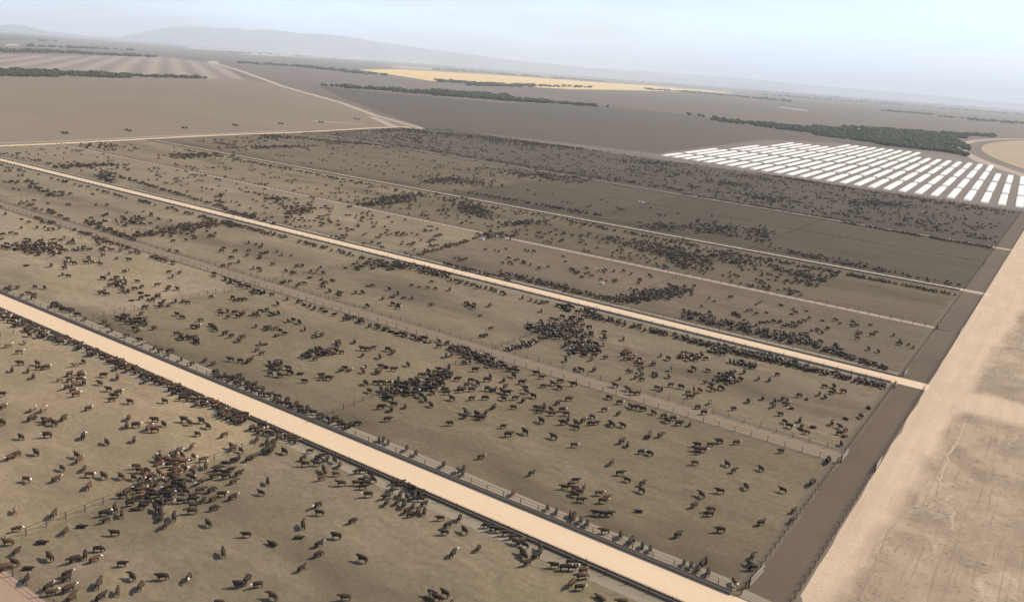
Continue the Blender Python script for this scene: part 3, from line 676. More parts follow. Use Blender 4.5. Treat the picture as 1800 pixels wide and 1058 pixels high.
for k in range(-1, 27):
    X0 = -27 - 10.05 * k
    ns = 3 if k <= 2 else 4 if k <= 10 else 5 if k <= 19 else 4 if k <= 24 else 3 if k <= 25 else 2
    if k == -1: ns = 3
    for s in range(ns):
        ya, yb = segs[s]
        if ya is None: ya = 624 + max(0, (k - 9)) * 2.0
        if k >= 20 and s == 3: ya, yb = 926, 1026
        if k <= 2 and s == 2: yb = 905
        if yb - ya < 18: continue
        sl_ = -.052; a = U(X0 + sl_ * (ya - 626), ya); b = U(X0 + sl_ * (yb - 626), yb)
        L = (b - a).length; key = (round(L), (k + s) % 3)
        if key not in SM: SM[key] = stack_mesh(L, 4.7 * K, .95, hash(key) % 99)
        o = bpy.data.objects.new('covered_stack', SM[key]); COL.objects.link(o); o.location = (a.x, a.y, .01)
        o.rotation_euler.z = math.atan2(b.y - a.y, b.x - a.x) - math.pi / 2
        tag(o, 'white tarp-covered stack, %s from the near end of the %s row from the right' % (ORD[s], NUM[k + 1]), 'covered stack', 'white covered stacks in rows beyond the yard')

# ------------------------------------------------------------------ cattle: one continuous body each
def cow_mesh(pose, coatkey, white, sub=1):
    """skeleton of joints grown into one skin; x forward, z up"""
    V = []; Rd = []; E_ = []
    def j(x, y, z, r, parent=None, r2=None):
        V.append((x, y, z)); Rd.append((r, r2 or r)); i = len(V) - 1
        if parent is not None: E_.append((parent, i))
        return i
    turn = {'L': .45, 'R': -.45}.get(pose[-1], 0.0); p0 = pose[0]
    dz = -.62 if p0 == 'l' else 0
    pel = j(-.58, 0, 1.02 + dz, .33); rump = j(-.82, 0, 1.02 + dz, .26, pel)
    bel = j(-.12, 0, .96 + dz, .40, pel); ch = j(.34, 0, .96 + dz, .38, bel); wi = j(.62, 0, 1.04 + dz, .29, ch)
    if p0 == 'e': nk = (.86, .02, .82, .20); po = (1.02, turn * .4, .52, .15); mu = (1.14, turn * .6, .20, .10)   # head down, feeding
    elif p0 == 'l': nk = (.84, turn * .3, 1.12 + dz, .20); po = (1.00, turn * .8, 1.24 + dz, .15); mu = (1.20, turn * 1.25, 1.06 + dz, .10)
    else: nk = (.84, turn * .25, 1.12, .20); po = (1.02, turn * .6, 1.18, .155); mu = (1.26, turn * 1.1, .98, .10)
    n1 = j(*nk, wi); p1 = j(*po, n1); m0 = j((po[0] * .45 + mu[0] * .55), (po[1] * .45 + mu[1] * .55), po[2] * .45 + mu[2] * .55, .105, p1); m1 = j(*mu, m0)
    if sub:
        for s in (-1, 1): j(po[0] - .06, po[1] + s * .22, po[2] + .03, .045, p1)
    tb = j(-1.00, 0, .98 + dz, .045, rump)
    j(-1.05, .05, .52 + dz * .6, .04, tb)
    w = .12 if p0 == 'w' else 0
    for s in (-1, 1):
        if p0 == 'l':
            h = j(-.70, s * .26, .36, .17, pel); k = j(-.38, s * .42, .18, .09, h); j(-.70, s * .46, .08, .055, k)
            f = j(.44, s * .20, .34, .13, ch); k = j(.72, s * .24, .16, .08, f); j(.50, s * .22, .06, .05, k)
        else:
            h = j(-.72, s * .18, .80, .19, pel); k = j(-.84 + s * w, s * .19, .46, .09, h); c = j(-.82 + s * w * 1.6, s * .18, .14, .055, k); j(-.78 + s * w * 1.6, s * .18, .02, .065, c)
            f = j(.42, s * .17, .74, .16, ch); k = j(.46 - s * w, s * .18, .42, .085, f); c = j(.50 - s * w * 1.5, s * .17, .12, .05, k); j(.53 - s * w * 1.5, s * .17, .02, .06, c)
    me = bpy.data.meshes.new('skel'); me.from_pydata(V, E_, []); o = bpy.data.objects.new('skel', me); COL.objects.link(o)
    sk = o.modifiers.new('skin', 'SKIN'); sk.use_smooth_shade = True; sk.branch_smoothing = .3
    for i, d in enumerate(me.skin_vertices[0].data): d.radius = Rd[i]; d.use_root = (i == 0)

    if sub: ss = o.modifiers.new('sub', 'SUBSURF'); ss.levels = ss.render_levels = sub
    dg = bpy.context.evaluated_depsgraph_get(); out = bpy.data.meshes.new_from_object(o.evaluated_get(dg))
    bpy.data.objects.remove(o); bpy.data.meshes.remove(me); out.name = 'cow'; out.materials.clear()
    out.materials.append(coat[coatkey]); out.materials.append(coat['w'])
    a = Vector(po[:3]); b = Vector(mu[:3]); mi = []
    for p in out.polygons:
        c = p.center; t = max(-.25, min(1.3, (c - a).dot(b - a) / (b - a).length_squared)); d = (c - (a + (b - a) * t)).length
        mi.append(1 if white and t > -.25 and t < 1.3 and d < .45 and c.x > .70 else 0)
    out.polygons.foreach_set('material_index', mi); out.update(); return out
# each entry: pixel of the body's centre in a crop (origin, zoom), head direction in the picture, coat, pose
MAN = []
def crop(ox, oy, z, text):
    for e in text.split(';'):
        e = e.strip()
        if not e: continue
        q = e.split(','); x, y, a = float(q[0]), float(q[1]), float(q[2]); c = q[3] if len(q) > 3 else 'k'; p = q[4] if len(q) > 4 else ''
        MAN.append((ox + x / z, oy + y / z, a, c, p))
crop(0, 860, 5.343, '145,180,80,T;160,355,10,H;505,222,50,b;70,480,180,r;155,565,35,k;390,468,0,k,l;615,375,45,H;765,318,0,k,l;985,275,200,k;985,210,10,W;1080,165,110,k;1145,215,90,k;1265,158,0,k,l;1070,392,180,k;925,542,0,k;465,618,140,W;690,645,200,k;800,600,80,W;890,637,20,H;135,670,160,b;40,720,200,H;260,708,0,k,l;250,825,60,W;635,772,20,W;610,822,200,k;1150,680,0,k;455,893,30,W;490,950,10,W;650,915,20,W;930,868,60,k;950,990,30,k;675,1000,40,b;1240,800,135,k;1320,895,240,k;1105,935,80,k;1520,805,180,k;1560,320,230,k;1510,230,120,k;1470,165,100,k;1255,60,60,b;1440,40,180,k;1530,30,0,k;1370,110,20,k')
crop(0, 700, 5.877, '35,70,20,H;340,100,30,T;450,105,30,T;330,195,20,b;455,205,170,H;485,225,20,b;555,245,160,b;660,195,30,b;25,235,150,b;915,90,15,H;1160,0,0,b;1340,22,170,H;1700,15,170,b;215,385,160,H;480,368,180,H;860,380,60,W;1100,437,140,H;1385,415,70,b;1330,190,50,H;1310,270,60,H;1410,265,0,H;1595,208,180,b;1545,292,30,H;1590,315,180,H;1690,252,150,H;95,600,200,H;165,568,200,H;370,545,150,b;820,625,30,H;870,712,50,H;640,705,150,H;930,772,0,H;280,825,-10,H;585,818,20,H;920,892,50,H;1070,785,150,H;1120,778,170,H;1250,790,150,H;790,575,150,b;1400,690,180,H;1440,730,170,H;1380,800,150,H;1500,790,60,H;1560,780,30,H;1470,850,60,H')
crop(0, 540, 5.877, '90,385,10,T;250,352,150,T;205,450,0,T;205,565,180,b;125,635,60,H;290,642,60,H;385,570,160,H;400,615,0,b;480,610,10,H;345,705,50,b;610,735,190,T;720,680,20,b;825,665,20,b;845,690,10,H;720,738,20,b;830,735,0,H;870,765,60,H;680,815,200,H;755,845,10,H;765,790,20,H;790,888,10,H;775,582,190,t;860,548,150,b;1070,690,0,b;1215,715,60,H;1205,620,60,H;1030,770,160,b;1120,835,170,b;1180,902,180,b;1225,868,10,H;1350,958,170,H;1500,750,60,b;1715,945,170,H;20,885,0,b;300,275,160,b;390,290,60,H;160,180,180,H;880,110,230,k;1080,140,210,b;1155,225,240,k;1480,360,200,T;1650,440,200,k;1740,470,240,k;1590,205,200,k;1210,95,180,k;1270,105,0,k;1320,75,20,k;1345,120,150,k;1420,150,0,k;1390,210,180,W;1430,230,20,W;1500,110,30,b;1460,55,20,b')
crop(260, 620, 5.877, '180,475,170,H;370,680,170,H;430,710,150,W;550,690,160,H;620,745,150,b;510,822,170,H;785,838,200,b;320,970,200,T;450,960,50,b;865,955,150,H;885,975,20,H;960,990,150,b;1130,880,60,b;1230,910,60,k;1290,905,60,k;1240,960,50,k;1300,960,50,k;1215,1000,40,k;1270,1000,60,k;1410,1005,150,k;345,55,240,b;455,100,200,b;595,65,30,b;675,100,210,b;950,70,180,W;1040,75,30,k;1075,50,40,k;1260,95,160,k;1320,85,20,k;1380,90,60,k;1270,150,180,k;1330,130,0,k;1370,150,30,k;1300,170,180,k;1450,148,170,k;1575,195,0,k,l;940,225,200,k;1100,320,20,k')
crop(280, 780, 5.877, '455,148,10,b;480,215,90,H;600,268,180,W;690,275,0,k;745,250,10,k;825,290,20,k;780,155,10,k;680,190,180,k;820,130,60,k;925,140,30,k;985,115,30,b;590,240,200,k;560,320,200,k;680,325,190,k;770,372,20,b;1120,375,95,k;1050,487,160,k;215,572,180,W;350,520,20,k;350,560,0,k;355,620,0,k;330,680,180,k;430,465,10,b;460,560,60,k;545,460,20,k;560,550,20,k;650,505,0,W;570,645,15,k;765,535,20,W;150,740,100,k;60,825,210,k;20,750,60,k;505,805,140,k;895,918,180,k;1170,1000,160,k,l;1485,820,100,k;1445,932,0,b,l;1630,620,200,W;1650,695,175,W;1655,1015,20,W;1665,342,190,H;1490,130,20,W;1500,195,180,k;1620,190,180,k;1700,250,120,k;1690,110,0,k;20,590,100,k;15,680,90,k')
crop(280, 900, 6.0, '675,410,100,b;310,670,240,W;830,742,180,W;930,690,50,k;1030,745,190,W;1195,868,150,k;630,935,180,W;1680,425,20,k;1505,572,25,k')
crop(520, 740, 5.877, '410,530,180,H;465,630,180,b;455,440,60,b;150,295,0,k;300,505,110,b;620,625,180,W;685,590,0,k;720,625,10,k;700,665,0,k;740,745,180,W;630,505,200,k;700,500,0,k;780,530,150,k;800,590,150,k;930,765,200,k;940,828,50,k;1000,690,60,k;1060,660,0,k;1080,745,60,W;1150,770,130,W;1225,770,60,W;1050,820,40,k;1120,850,60,k;1150,910,30,k;1210,870,60,k;1190,950,10,k;1270,910,60,k;1330,840,20,W;1330,920,80,W;1300,790,0,k;1490,985,180,k;1695,985,60,k;590,1012,20,k;240,360,0,k;330,370,60,W;400,390,130,W;480,430,150,k;860,180,255,k;905,180,250,k;955,205,255,k;1145,272,250,k;1240,325,250,k;1525,440,240,k;1670,500,240,W;1735,475,250,k;1725,530,250,k;490,28,180,b;1590,12,180,k;640,8,0,k')
crop(560, 880, 5.943, '1355,238,20,k;1310,312,180,k;1525,292,140,W;1672,477,50,k;1410,530,50,W;180,350,170,W;455,590,160,k;272,992,180,k;1190,955,160,W;1230,990,160,W;1320,945,150,k;1150,1010,170,k;1390,1050,60,W')
crop(800, 860, 5.294, '290,320,180,k;350,345,190,k;400,360,180,k;480,385,180,k;530,425,190,k;560,470,150,b;620,465,200,k;650,500,150,k;640,600,150,k;665,670,200,k;760,600,30,k;630,570,140,k;920,690,175,k;1030,712,0,W;1100,715,0,W;1080,660,10,k;1200,738,10,r;1190,795,5,r;1085,860,230,b;1165,895,0,W;1355,980,150,b,l;1550,1035,180,b;810,520,100,k;790,570,60,k;855,165,265,k;935,200,260,k;1075,220,250,k;1110,235,255,k;1090,270,260,k;1172,278,250,k;1225,315,255,k;1375,385,180,k;1543,415,262,k;1510,455,225,k;1655,455,265,k;1615,490,225,k;1745,510,255,k;1715,545,225,k')
crop(840, 760, 5.877, '365,612,240,r;40,235,10,H;560,405,20,k;320,10,0,k;780,30,160,b;1000,118,0,H;1490,80,20,b;1550,115,60,W;1385,300,40,k;1475,405,0,k;1540,470,160,k;1705,510,20,k;1690,580,150,k;1260,612,0,R;1340,650,10,r;1300,692,0,H;1665,782,180,k,l;1220,815,180,k;1290,825,180,k;1360,825,0,k;1015,480,0,k;960,515,200,k;1000,565,180,k;890,548,180,k;1095,560,60,k;1040,595,180,k;1070,680,0,b;1000,620,160,b')
crop(1100, 760, 5.877, '245,25,60,b;360,15,20,b;165,185,0,W;250,200,160,k;740,115,180,k;735,160,170,k;745,190,180,k;805,165,0,W;880,110,0,b;965,80,180,k;1150,90,0,H;1605,178,180,k;710,300,180,b;1050,310,150,k;1120,380,20,k;1400,358,150,k;1245,545,130,k;1620,580,160,k;785,628,140,k;970,590,170,k;715,735,20,b;875,780,180,k;860,825,180,k;1405,917,10,k;975,990,180,k;1720,890,30,k;1740,790,30,k;545,1040,20,k')
crop(1040, 880, 5.943, '525,445,255,k;500,495,225,k;615,490,262,k;590,530,225,k;965,640,255,k;940,685,235,k;1040,670,260,k;1010,705,230,k;1112,705,255,k;1090,745,230,k;1155,645,240,k;1200,605,255,k;1215,745,260,k;1180,780,230,k;1685,560,60,k;1660,640,150,k;1680,680,180,k;1500,840,300,R;1450,900,160,k')
crop(660, 620, 5.877, '190,160,0,k;335,110,140,k;45,30,120,r;20,190,160,r;40,180,20,r;185,520,180,k;170,570,60,k;60,550,0,k;310,540,60,b;130,675,0,b;470,430,150,k;515,470,120,k;575,525,140,k;590,400,150,k;720,370,180,k;740,400,0,k;790,460,160,k;860,355,60,k;890,380,0,k;1000,458,5,k;1135,455,0,k;770,710,180,k;930,600,120,k;935,640,30,k;1050,620,160,k;1100,662,0,k;1060,650,180,k;1145,600,40,k;1225,550,30,k;1425,550,180,k;1000,370,0,k;990,275,0,k;1055,300,140,k;945,322,0,k;1035,165,0,k;1185,230,130,k;1155,268,0,k;1430,225,150,k;1330,270,60,k;1515,295,0,k;1150,362,180,W;1205,375,0,k;1240,365,60,k;1345,335,20,k;1310,385,150,k;1370,400,0,k;1330,425,0,k;1400,405,20,k;1325,460,160,k;1450,455,0,k;1545,350,180,k;1560,390,150,W;1630,435,160,k;1530,480,30,k;1325,745,0,k;1380,830,0,k;1545,805,150,k;1660,550,180,k;1720,550,0,k;1700,590,0,k;1715,690,150,k;850,262,0,k;730,20,90,b;920,92,0,W;965,85,0,W;1000,60,20,k;1300,95,170,k;1440,145,0,k;1660,200,180,k;1720,240,0,k;1735,330,0,k')
crop(940, 660, 5.877, '265,45,0,k;185,70,160,H;255,112,160,k;400,80,180,k;95,100,0,k;355,230,0,k;240,270,20,k;100,305,120,k;60,330,0,k;170,340,150,k;190,380,0,k;290,340,0,W;320,385,180,k;295,475,180,k;350,435,60,W;430,480,150,k;430,522,170,k;505,450,20,W;580,480,180,k;640,475,0,k;595,410,160,b;785,470,60,k;800,490,150,k;910,500,160,b;770,215,160,r;880,265,0,W;990,300,150,k;1035,318,0,k;1115,335,180,k;1230,370,160,k;1340,405,0,H;1370,450,150,k;1435,430,0,W;1495,482,0,k;1605,490,60,k;725,340,0,R;870,378,20,k;190,612,160,b;1190,590,60,W;1300,605,20,b;830,92,160,r;960,130,160,r;1000,168,170,b;1070,170,0,H;1260,115,170,H;1410,85,0,b;1510,105,170,W;1590,165,10,H;1605,205,0,b;1690,312,0,W;1755,370,0,W')
# groups and lines: (x0,y0,x1,y1, half height, count, head, share of white faces, coats)
LN = [(0, 556, 130, 600, 8, 44, 'U', .75, 'kbbr'), (130, 601, 300, 670, 9, 44, 'U', .75, 'kbbr'), (300, 680, 480, 757, 9, 50, 'U', .75, 'kbbr'), (480, 760, 525, 772, 6, 9, 'U', .5, 'kb'),
      (0, 500, 70, 522, 6, 12, 'D', .2, 'kb'), (92, 533, 140, 552, 4, 15, 'D', .1, 'kb'), (150, 556, 380, 652, 3, 7, 'D', .2, 'kb'), (378, 652, 470, 692, 6, 24, 'D', .25, 'k'), (470, 692, 622, 752, 5, 30, 'D', .35, 'k'),
      (535, 752, 620, 788, 4, 16, 'U', .3, 'k'), (620, 800, 680, 822, 4, 9, 'U', .1, 'k'), (685, 838, 745, 868, 4, 10, 'U', .2, 'k'),
      (225, 862, 330, 815, 15, 34, None, .8, 'kbr'), (240, 870, 340, 845, 14, 30, None, .3, 'k'), (268, 800, 330, 800, 9, 15, None, .9, 'rb'),
      (0, 433, 125, 433, 11, 92, None, .25, 'kb'), (5, 362, 60, 376, 2, 9, None, .1, 'b'), (60, 380, 125, 398, 2, 16, None, .1, 'kb'), (130, 402, 170, 416, 3, 9, None, 0, 'k'),
      (168, 417, 200, 427, 2, 13, None, 0, 'br'), (205, 428, 250, 444, 2, 13, None, .1, 'kb'), (262, 447, 300, 459, 2, 14, None, 0, 'rb'), (372, 480, 385, 484, 2, 3, None, 0, 'k'),
      (395, 488, 427, 500, 2, 12, None, .1, 'k'), (440, 507, 480, 517, 2, 8, None, .1, 'k'), (500, 520, 600, 556, 2, 10, None, .1, 'k'), (600, 551, 640, 563, 2, 8, None, 0, 'k'),
      (640, 566, 700, 583, 2, 9, None, 0, 'k'), (705, 585, 765, 600, 2, 12, None, 0, 'k'), (780, 604, 860, 630, 7, 42, None, .15, 'k'), (860, 634, 905, 649, 2, 9, None, 0, 'k'),
      (80, 366, 125, 386, 3, 14, None, 0, 'b'), (30, 352, 75, 366, 4, 10, None, 0, 'b'), (180, 400, 250, 432, 5, 26, None, .05, 'kb'), (260, 432, 335, 455, 4, 24, None, .05, 'b'), (335, 455, 400, 470, 2, 6, None, 0, 'k'),
      (150, 388, 180, 396, 7, 20, None, .1, 'kb'), (188, 388, 270, 386, 8, 30, None, .1, 'kb'), (235, 413, 300, 405, 4, 38, None, .05, 'b'), (288, 402, 400, 390, 6, 80, None, .05, 'b'),
      (38, 315, 95, 342, 5, 26, None, .1, 'k'), (612, 468, 660, 462, 5, 14, None, .1, 'k'), (640, 463, 760, 470, 5, 46, None, .1, 'k'), (755, 474, 792, 480, 3, 14, None, .1, 'k'),
      (205, 555, 262, 570, 5, 10, None, .1, 'k'), (308, 583, 350, 597, 5, 9, None, .1, 'k'), (537, 622, 600, 612, 7, 20, None, .1, 'k'),
      (668, 690, 735, 668, 10, 34, None, .15, 'k'), (735, 672, 795, 655, 11, 34, None, .05, 'k'), (700, 690, 790, 668, 5, 12, None, .3, 'k'),
      (925, 572, 1050, 585, 11, 78, None, .45, 'kb'), (1000, 602, 1052, 612, 13, 46, None, .45, 'kb'), (880, 616, 945, 598, 3, 15, None, .6, 'b'), (862, 612, 912, 624, 3, 15, None, .2, 'b'),
      (945, 598, 1035, 552, 3, 26, None, .5, 'kb'), (980, 535, 1012, 543, 4, 14, None, .1, 'k'), (1030, 544, 1046, 549, 4, 9, None, .1, 'k'), (1090, 612, 1140, 645, 6, 16, None, .5, 'r'),
      (1198, 622, 1240, 626, 6, 22, None, .7, 'br'), (1248, 612, 1272, 618, 4, 9, None, .2, 'k'), (1285, 632, 1325, 642, 3, 15, None, .2, 'k'), (1255, 667, 1290, 660, 4, 13, None, .3, 'kb'), (1270, 655, 1305, 652, 2, 7, None, .1, 'k'),
      (0, 290, 350, 378, 1.5, 40, 'U', .05, 'k'), (350, 378, 415, 398, 2, 26, 'U', .1, 'k'), (400, 390, 510, 418, 2, 42, 'U', .05, 'k'), (510, 420, 620, 446, 2, 24, 'U', .1, 'k'), (620, 448, 790, 486, 2, 32, 'U', .1, 'k'),
      (790, 490, 880, 512, 2, 20, 'U', .1, 'k'), (880, 513, 1030, 546, 2, 14, 'U', .1, 'k'), (1040, 553, 1260, 606, 3, 80, 'U', .3, 'k'), (1260, 607, 1400, 638, 4, 74, 'U', .3, 'k'), (1400, 640, 1555, 676, 3, 62, 'U', .15, 'k'),
      (1437, 835, 1545, 700, 4, 10, None, .2, 'k'), (1515, 735, 1545, 700, 5, 10, None, .2, 'k'),
      (100, 291, 215, 288, 2.5, 70, None, .02, 'k'), (463, 346, 505, 350, 3, 24, None, .05, 'k'), (495, 371, 548, 370, 5, 44, None, .05, 'kb'), (490, 362, 575, 366, 2, 18, None, .05, 'b'), (400, 370, 450, 382, 3, 24, None, .1, 'k'),
      (130, 252, 240, 262, 6, 66, None, .05, 'kb'), (170, 305, 200, 318, 7, 34, None, .05, 'k'), (730, 447, 852, 414, 2, 34, None, .1, 'b'), (400, 372, 600, 424, 2, 44, 'D', .05, 'kb'), (130, 285, 400, 366, 1.5, 70, 'D', .05, 'kb'),
      (600, 426, 760, 464, 1.5, 22, 'D', .05, 'k'), (780, 463, 900, 492, 3, 46, 'D', .05, 'kb'), (880, 478, 1000, 506, 4, 52, 'D', .05, 'kb'), (990, 506, 1090, 528, 3, 40, 'D', .05, 'k'),
      (1095, 524, 1205, 508, 8, 150, None, .06, 'k'), (1200, 545, 1400, 592, 3, 74, 'D', .05, 'k'), (1200, 553, 1400, 600, 2, 50, 'D', .1, 'k'), (1400, 595, 1560, 646, 3, 46, 'D', .05, 'k'), (1588, 645, 1655, 590, 4, 30, None, .05, 'k'),
      (1375, 570, 1410, 565, 4, 12, None, .1, 'k'), (1290, 550, 1312, 556, 3, 7, None, .1, 'k'), (1470, 605, 1480, 620, 4, 7, None, .1, 'k'), (1360, 488, 1440, 500, 3, 18, None, .05, 'k'),
      (290, 273, 400, 272, 4, 100, None, .03, 'k'), (615, 361, 720, 352, 3, 70, None, .03, 'k'), (650, 350, 760, 340, 4, 80, None, .03, 'k'), (790, 352, 870, 378, 12, 170, None, .1, 'k'), (860, 395, 965, 388, 4, 60, None, .05, 'k'),
      (845, 410, 905, 415, 4, 34, None, .05, 'k'), (1140, 432, 1240, 462, 13, 230, None, .12, 'kb'), (1230, 440, 1340, 466, 8, 90, None, .1, 'k'), (1350, 466, 1450, 492, 4, 50, None, .05, 'k'), (1050, 406, 1140, 438, 5, 30, None, .05, 'k'),
      (1000, 388, 1260, 437, 1.5, 90, 'U', .1, 'k'), (1260, 438, 1500, 482, 2, 110, 'U', .15, 'k'), (1500, 482, 1700, 520, 1.5, 80, 'U', .1, 'k'), (700, 335, 1000, 386, 1.5, 50, 'U', .05, 'k'), (320, 262, 700, 333, 1.2, 90, 'U', .02, 'k'),
      (820, 337, 1060, 377, 2, 80, 'D', .03, 'k'), (1350, 433, 1560, 472, 3, 60, 'D', .03, 'k'), (1400, 446, 1690, 501, 3, 70, 'D', .03, 'k'), (1210, 398, 1360, 428, 2, 30, 'D', .03, 'k'),
      (1120, 395, 1230, 400, 6, 70, None, .05, 'k'), (1200, 398, 1310, 404, 8, 110, None, .05, 'k'), (1315, 408, 1358, 412, 9, 60, None, .05, 'k'), (740, 312, 870, 322, 7, 120, None, .05, 'k'), (845, 298, 1060, 318, 7, 230, None, .04, 'kb'),
      (400, 259, 560, 256, 3, 120, None, .02, 'k'), (560, 248, 620, 252, 3, 40, None, .02, 'k'), (450, 236, 500, 240, 4, 40, None, .02, 'k'), (740, 318, 800, 314, 4, 40, None, .02, 'k'),
      (470, 238, 760, 262, 1.5, 110, None, .02, 'k'), (760, 264, 1200, 334, 1.5, 170, 'U', .02, 'k'), (1200, 340, 1500, 390, 1.5, 160, 'U', .02, 'k'), (1480, 388, 1745, 434, 2, 160, 'U', .02, 'k'), (1450, 372, 1745, 420, 2, 60, 'D', .02, 'k'),
      (640, 229, 760, 228, 2, 90, None, .02, 'k'), (690, 228, 860, 241, 2, 130, None, .02, 'k'), (860, 243, 1190, 278, 1.6, 170, None, .02, 'k'), (800, 236, 1000, 262, 6, 230, None, .02, 'k'), (1190, 280, 1500, 331, 1.5, 120, None, .02, 'k'), (1500, 333, 1795, 375, 3, 130, None, .02, 'kb'),
      (1250, 318, 1330, 326, 4, 70, None, .02, 'k'), (1290, 340, 1400, 356, 6, 90, None, .06, 'k'), (1490, 352, 1600, 362, 5, 140, None, .02, 'k'), (1560, 375, 1700, 405, 6, 50, None, .02, 'k'), (1080, 280, 1200, 290, 4, 110, None, .02, 'k'),
      (1100, 292, 1260, 310, 5, 60, None, .05, 'k'), (1260, 303, 1400, 322, 3, 60, None, .05, 'k')]
AR = [([(0, 458), (60, 452), (140, 430), (420, 505), (640, 590), (700, 600), (680, 650), (640, 720), (400, 630), (150, 540), (0, 490)], 105, .15, 'kbb'),
      ([(0, 372), (60, 385), (130, 410), (260, 450), (150, 470), (0, 420)], 40, .1, 'bbk'), ([(200, 450), (420, 505), (560, 560), (500, 620), (300, 560), (180, 500)], 45, .15, 'kb'),
      ([(0, 290), (90, 318), (330, 388), (560, 460), (700, 500), (700, 560), (500, 505), (300, 425), (130, 368), (0, 340)], 130, .05, 'kb'),
      ([(760, 490), (1010, 558), (1000, 590), (930, 600), (880, 610), (770, 600), (700, 560), (700, 505)], 30, .1, 'kb'),
      ([(1060, 570), (1300, 640), (1520, 690), (1480, 790), (1300, 745), (1100, 680), (930, 625), (1000, 625), (1060, 610)], 75, .35, 'kbr'),
      ([(0, 262), (100, 256), (300, 290), (600, 350), (740, 390), (800, 412), (720, 452), (600, 422), (300, 340), (0, 275)], 330, .05, 'kbb'),
      ([(860, 422), (1180, 490), (1380, 530), (1660, 588), (1590, 640), (1400, 590), (1200, 545), (1090, 500), (900, 470), (790, 452)], 120, .08, 'kb'),
      ([(300, 252), (600, 310), (800, 350), (1200, 420), (1480, 480), (1400, 522), (1180, 476), (860, 408), (600, 350), (300, 290)], 400, .05, 'kb'),
      ([(350, 250), (560, 240), (700, 262), (900, 310), (860, 325), (600, 300)], 100, .02, 'kb'), ([(900, 325), (1350, 395), (1350, 428), (1000, 372)], 30, .02, 'k'),
      ([(330, 246), (560, 231), (720, 228), (800, 250), (700, 262), (560, 240), (400, 255)], 330, .02, 'kb'),
      ([(640, 230), (900, 243), (1200, 280), (1500, 332), (1560, 350), (1500, 385), (1200, 335), (900, 292), (700, 262)], 750, .03, 'k'),
      ([(1500, 332), (1780, 375), (1750, 425), (1480, 380)], 160, .02, 'k')]
# pen of a ground point: stay off troughs, lanes and fences
def clear(x, y):
    X, Y = x / K, y / K
    if X > -25.3 or X < xw(Y) + 2: return False
    for a, b in ROWS:
        ya, yb = LINES[a](X), LINES[b](X)
        if ya + .6 < Y < yb - .6: return True
    return False
ZC = .75
herd = []                                          # x, y, heading, coat, white, pose
grid = {}
def ok(x, y, d):
    gx, gy = int(x // 2), int(y // 2)
    for i in (-1, 0, 1):
        for j in (-1, 0, 1):
            for (a, b) in grid.get((gx + i, gy + j), ()):
                if (a - x) ** 2 + (b - y) ** 2 < d * d: return False
    return True
def put(x, y, hd, c, w, p, d=0):
    if d and not ok(x, y, d): return False
    grid.setdefault((int(x // 2), int(y // 2)), []).append((x, y)); herd.append((x, y, hd, c, w, p)); return True
def poses(rs, head=None):
    r = rs.random()
    if head: return 'e' if r < .5 else 's'
    return 's' if r < .30 else 'sL' if r < .45 else 'sR' if r < .60 else 'e' if r < .76 else 'w' if r < .9 else 'l'
rs = random.Random(11)
for px, py, a, c, p in MAN:
    g = G(px, py, ZC); q = G(px + 9 * math.cos(R(a)), py - 9 * math.sin(R(a)), ZC); hd = math.atan2(q.y - g.y, q.x - g.x)
    white = c.isupper(); ck = {'W': 'k', 'H': rs.choice('rbb'), 'T': 't', 'R': 'r'}.get(c, c)
    x, y = g.x, g.y
    if ck == 'k' and rs.random() < (.45 if (y < 85 * K and x < -101 * K) else .14): ck = 'b'
    for lo, hi in ((86.3, 91), (91, 96.0)):          # keep noses, not bodies, at the trough
        if lo * K <= y <= hi * K: y = (86.3 if lo < 90 else 96.0) * K
    
    pose = p or poses(rs)
    if white and pose == 'e': pose = 's'
    if p == '' and pose == 'l': pose = 's'
    put(x, y, hd, ck, white, pose, .75)
for x0, y0, x1, y1, hw, n, head, wf, cs in LN:
    far = y0 + y1 < 1240
    for _ in range(int(n * (1.15 if y0 + y1 < 720 else (.72 if head else .9) if far else .85))):
        for _try in range(9):
            f = rs.random() if head else min(1.1, max(-.1, rs.gauss(.5, .26))); px = x0 + (x1 - x0) * f; py = y0 + (y1 - y0) * f + (rs.uniform(-hw, hw) if head else rs.gauss(0, hw * .55)); g = G(px, py, ZC)
            if not clear(g.x, g.y): continue
            hd = rs.uniform(0, 6.283) if head is None else (math.pi / 2 if head == 'U' else -math.pi / 2) + rs.gauss(0, .55)
            if put(g.x, g.y, hd, rs.choice(cs), rs.random() < wf, poses(rs, head), .98 if head is None else .95): break
def inside(px, py, P):
    c = False
    for i in range(len(P)):
        (a, b), (d, e) = P[i], P[i - 1]
        if (b > py) != (e > py) and px < (d - a) * (py - b) / (e - b) + a: c = not c
    return c
for P, n, wf, cs in AR:
    xs = [p[0] for p in P]; ys = [p[1] for p in P]; k = 0; tries = 0
    n = int(n * (1.25 if max(ys) < 440 else 1))
    while k < n and tries < n * 40:
        tries += 1; px, py = rs.uniform(min(xs), max(xs)), rs.uniform(min(ys), max(ys))
        if not inside(px, py, P): continue
        g = G(px, py, ZC)
        if not clear(g.x, g.y): continue
        m = 1 if rs.random() < .6 else rs.randint(2, 4)
        for _ in range(m):
            gx, gy = g.x + rs.gauss(0, 1.6) * (m > 1), g.y + rs.gauss(0, 1.6) * (m > 1)
            if clear(gx, gy) and put(gx, gy, rs.uniform(0, 6.283), rs.choice(cs), rs.random() < wf, poses(rs), 1.2): k += 1
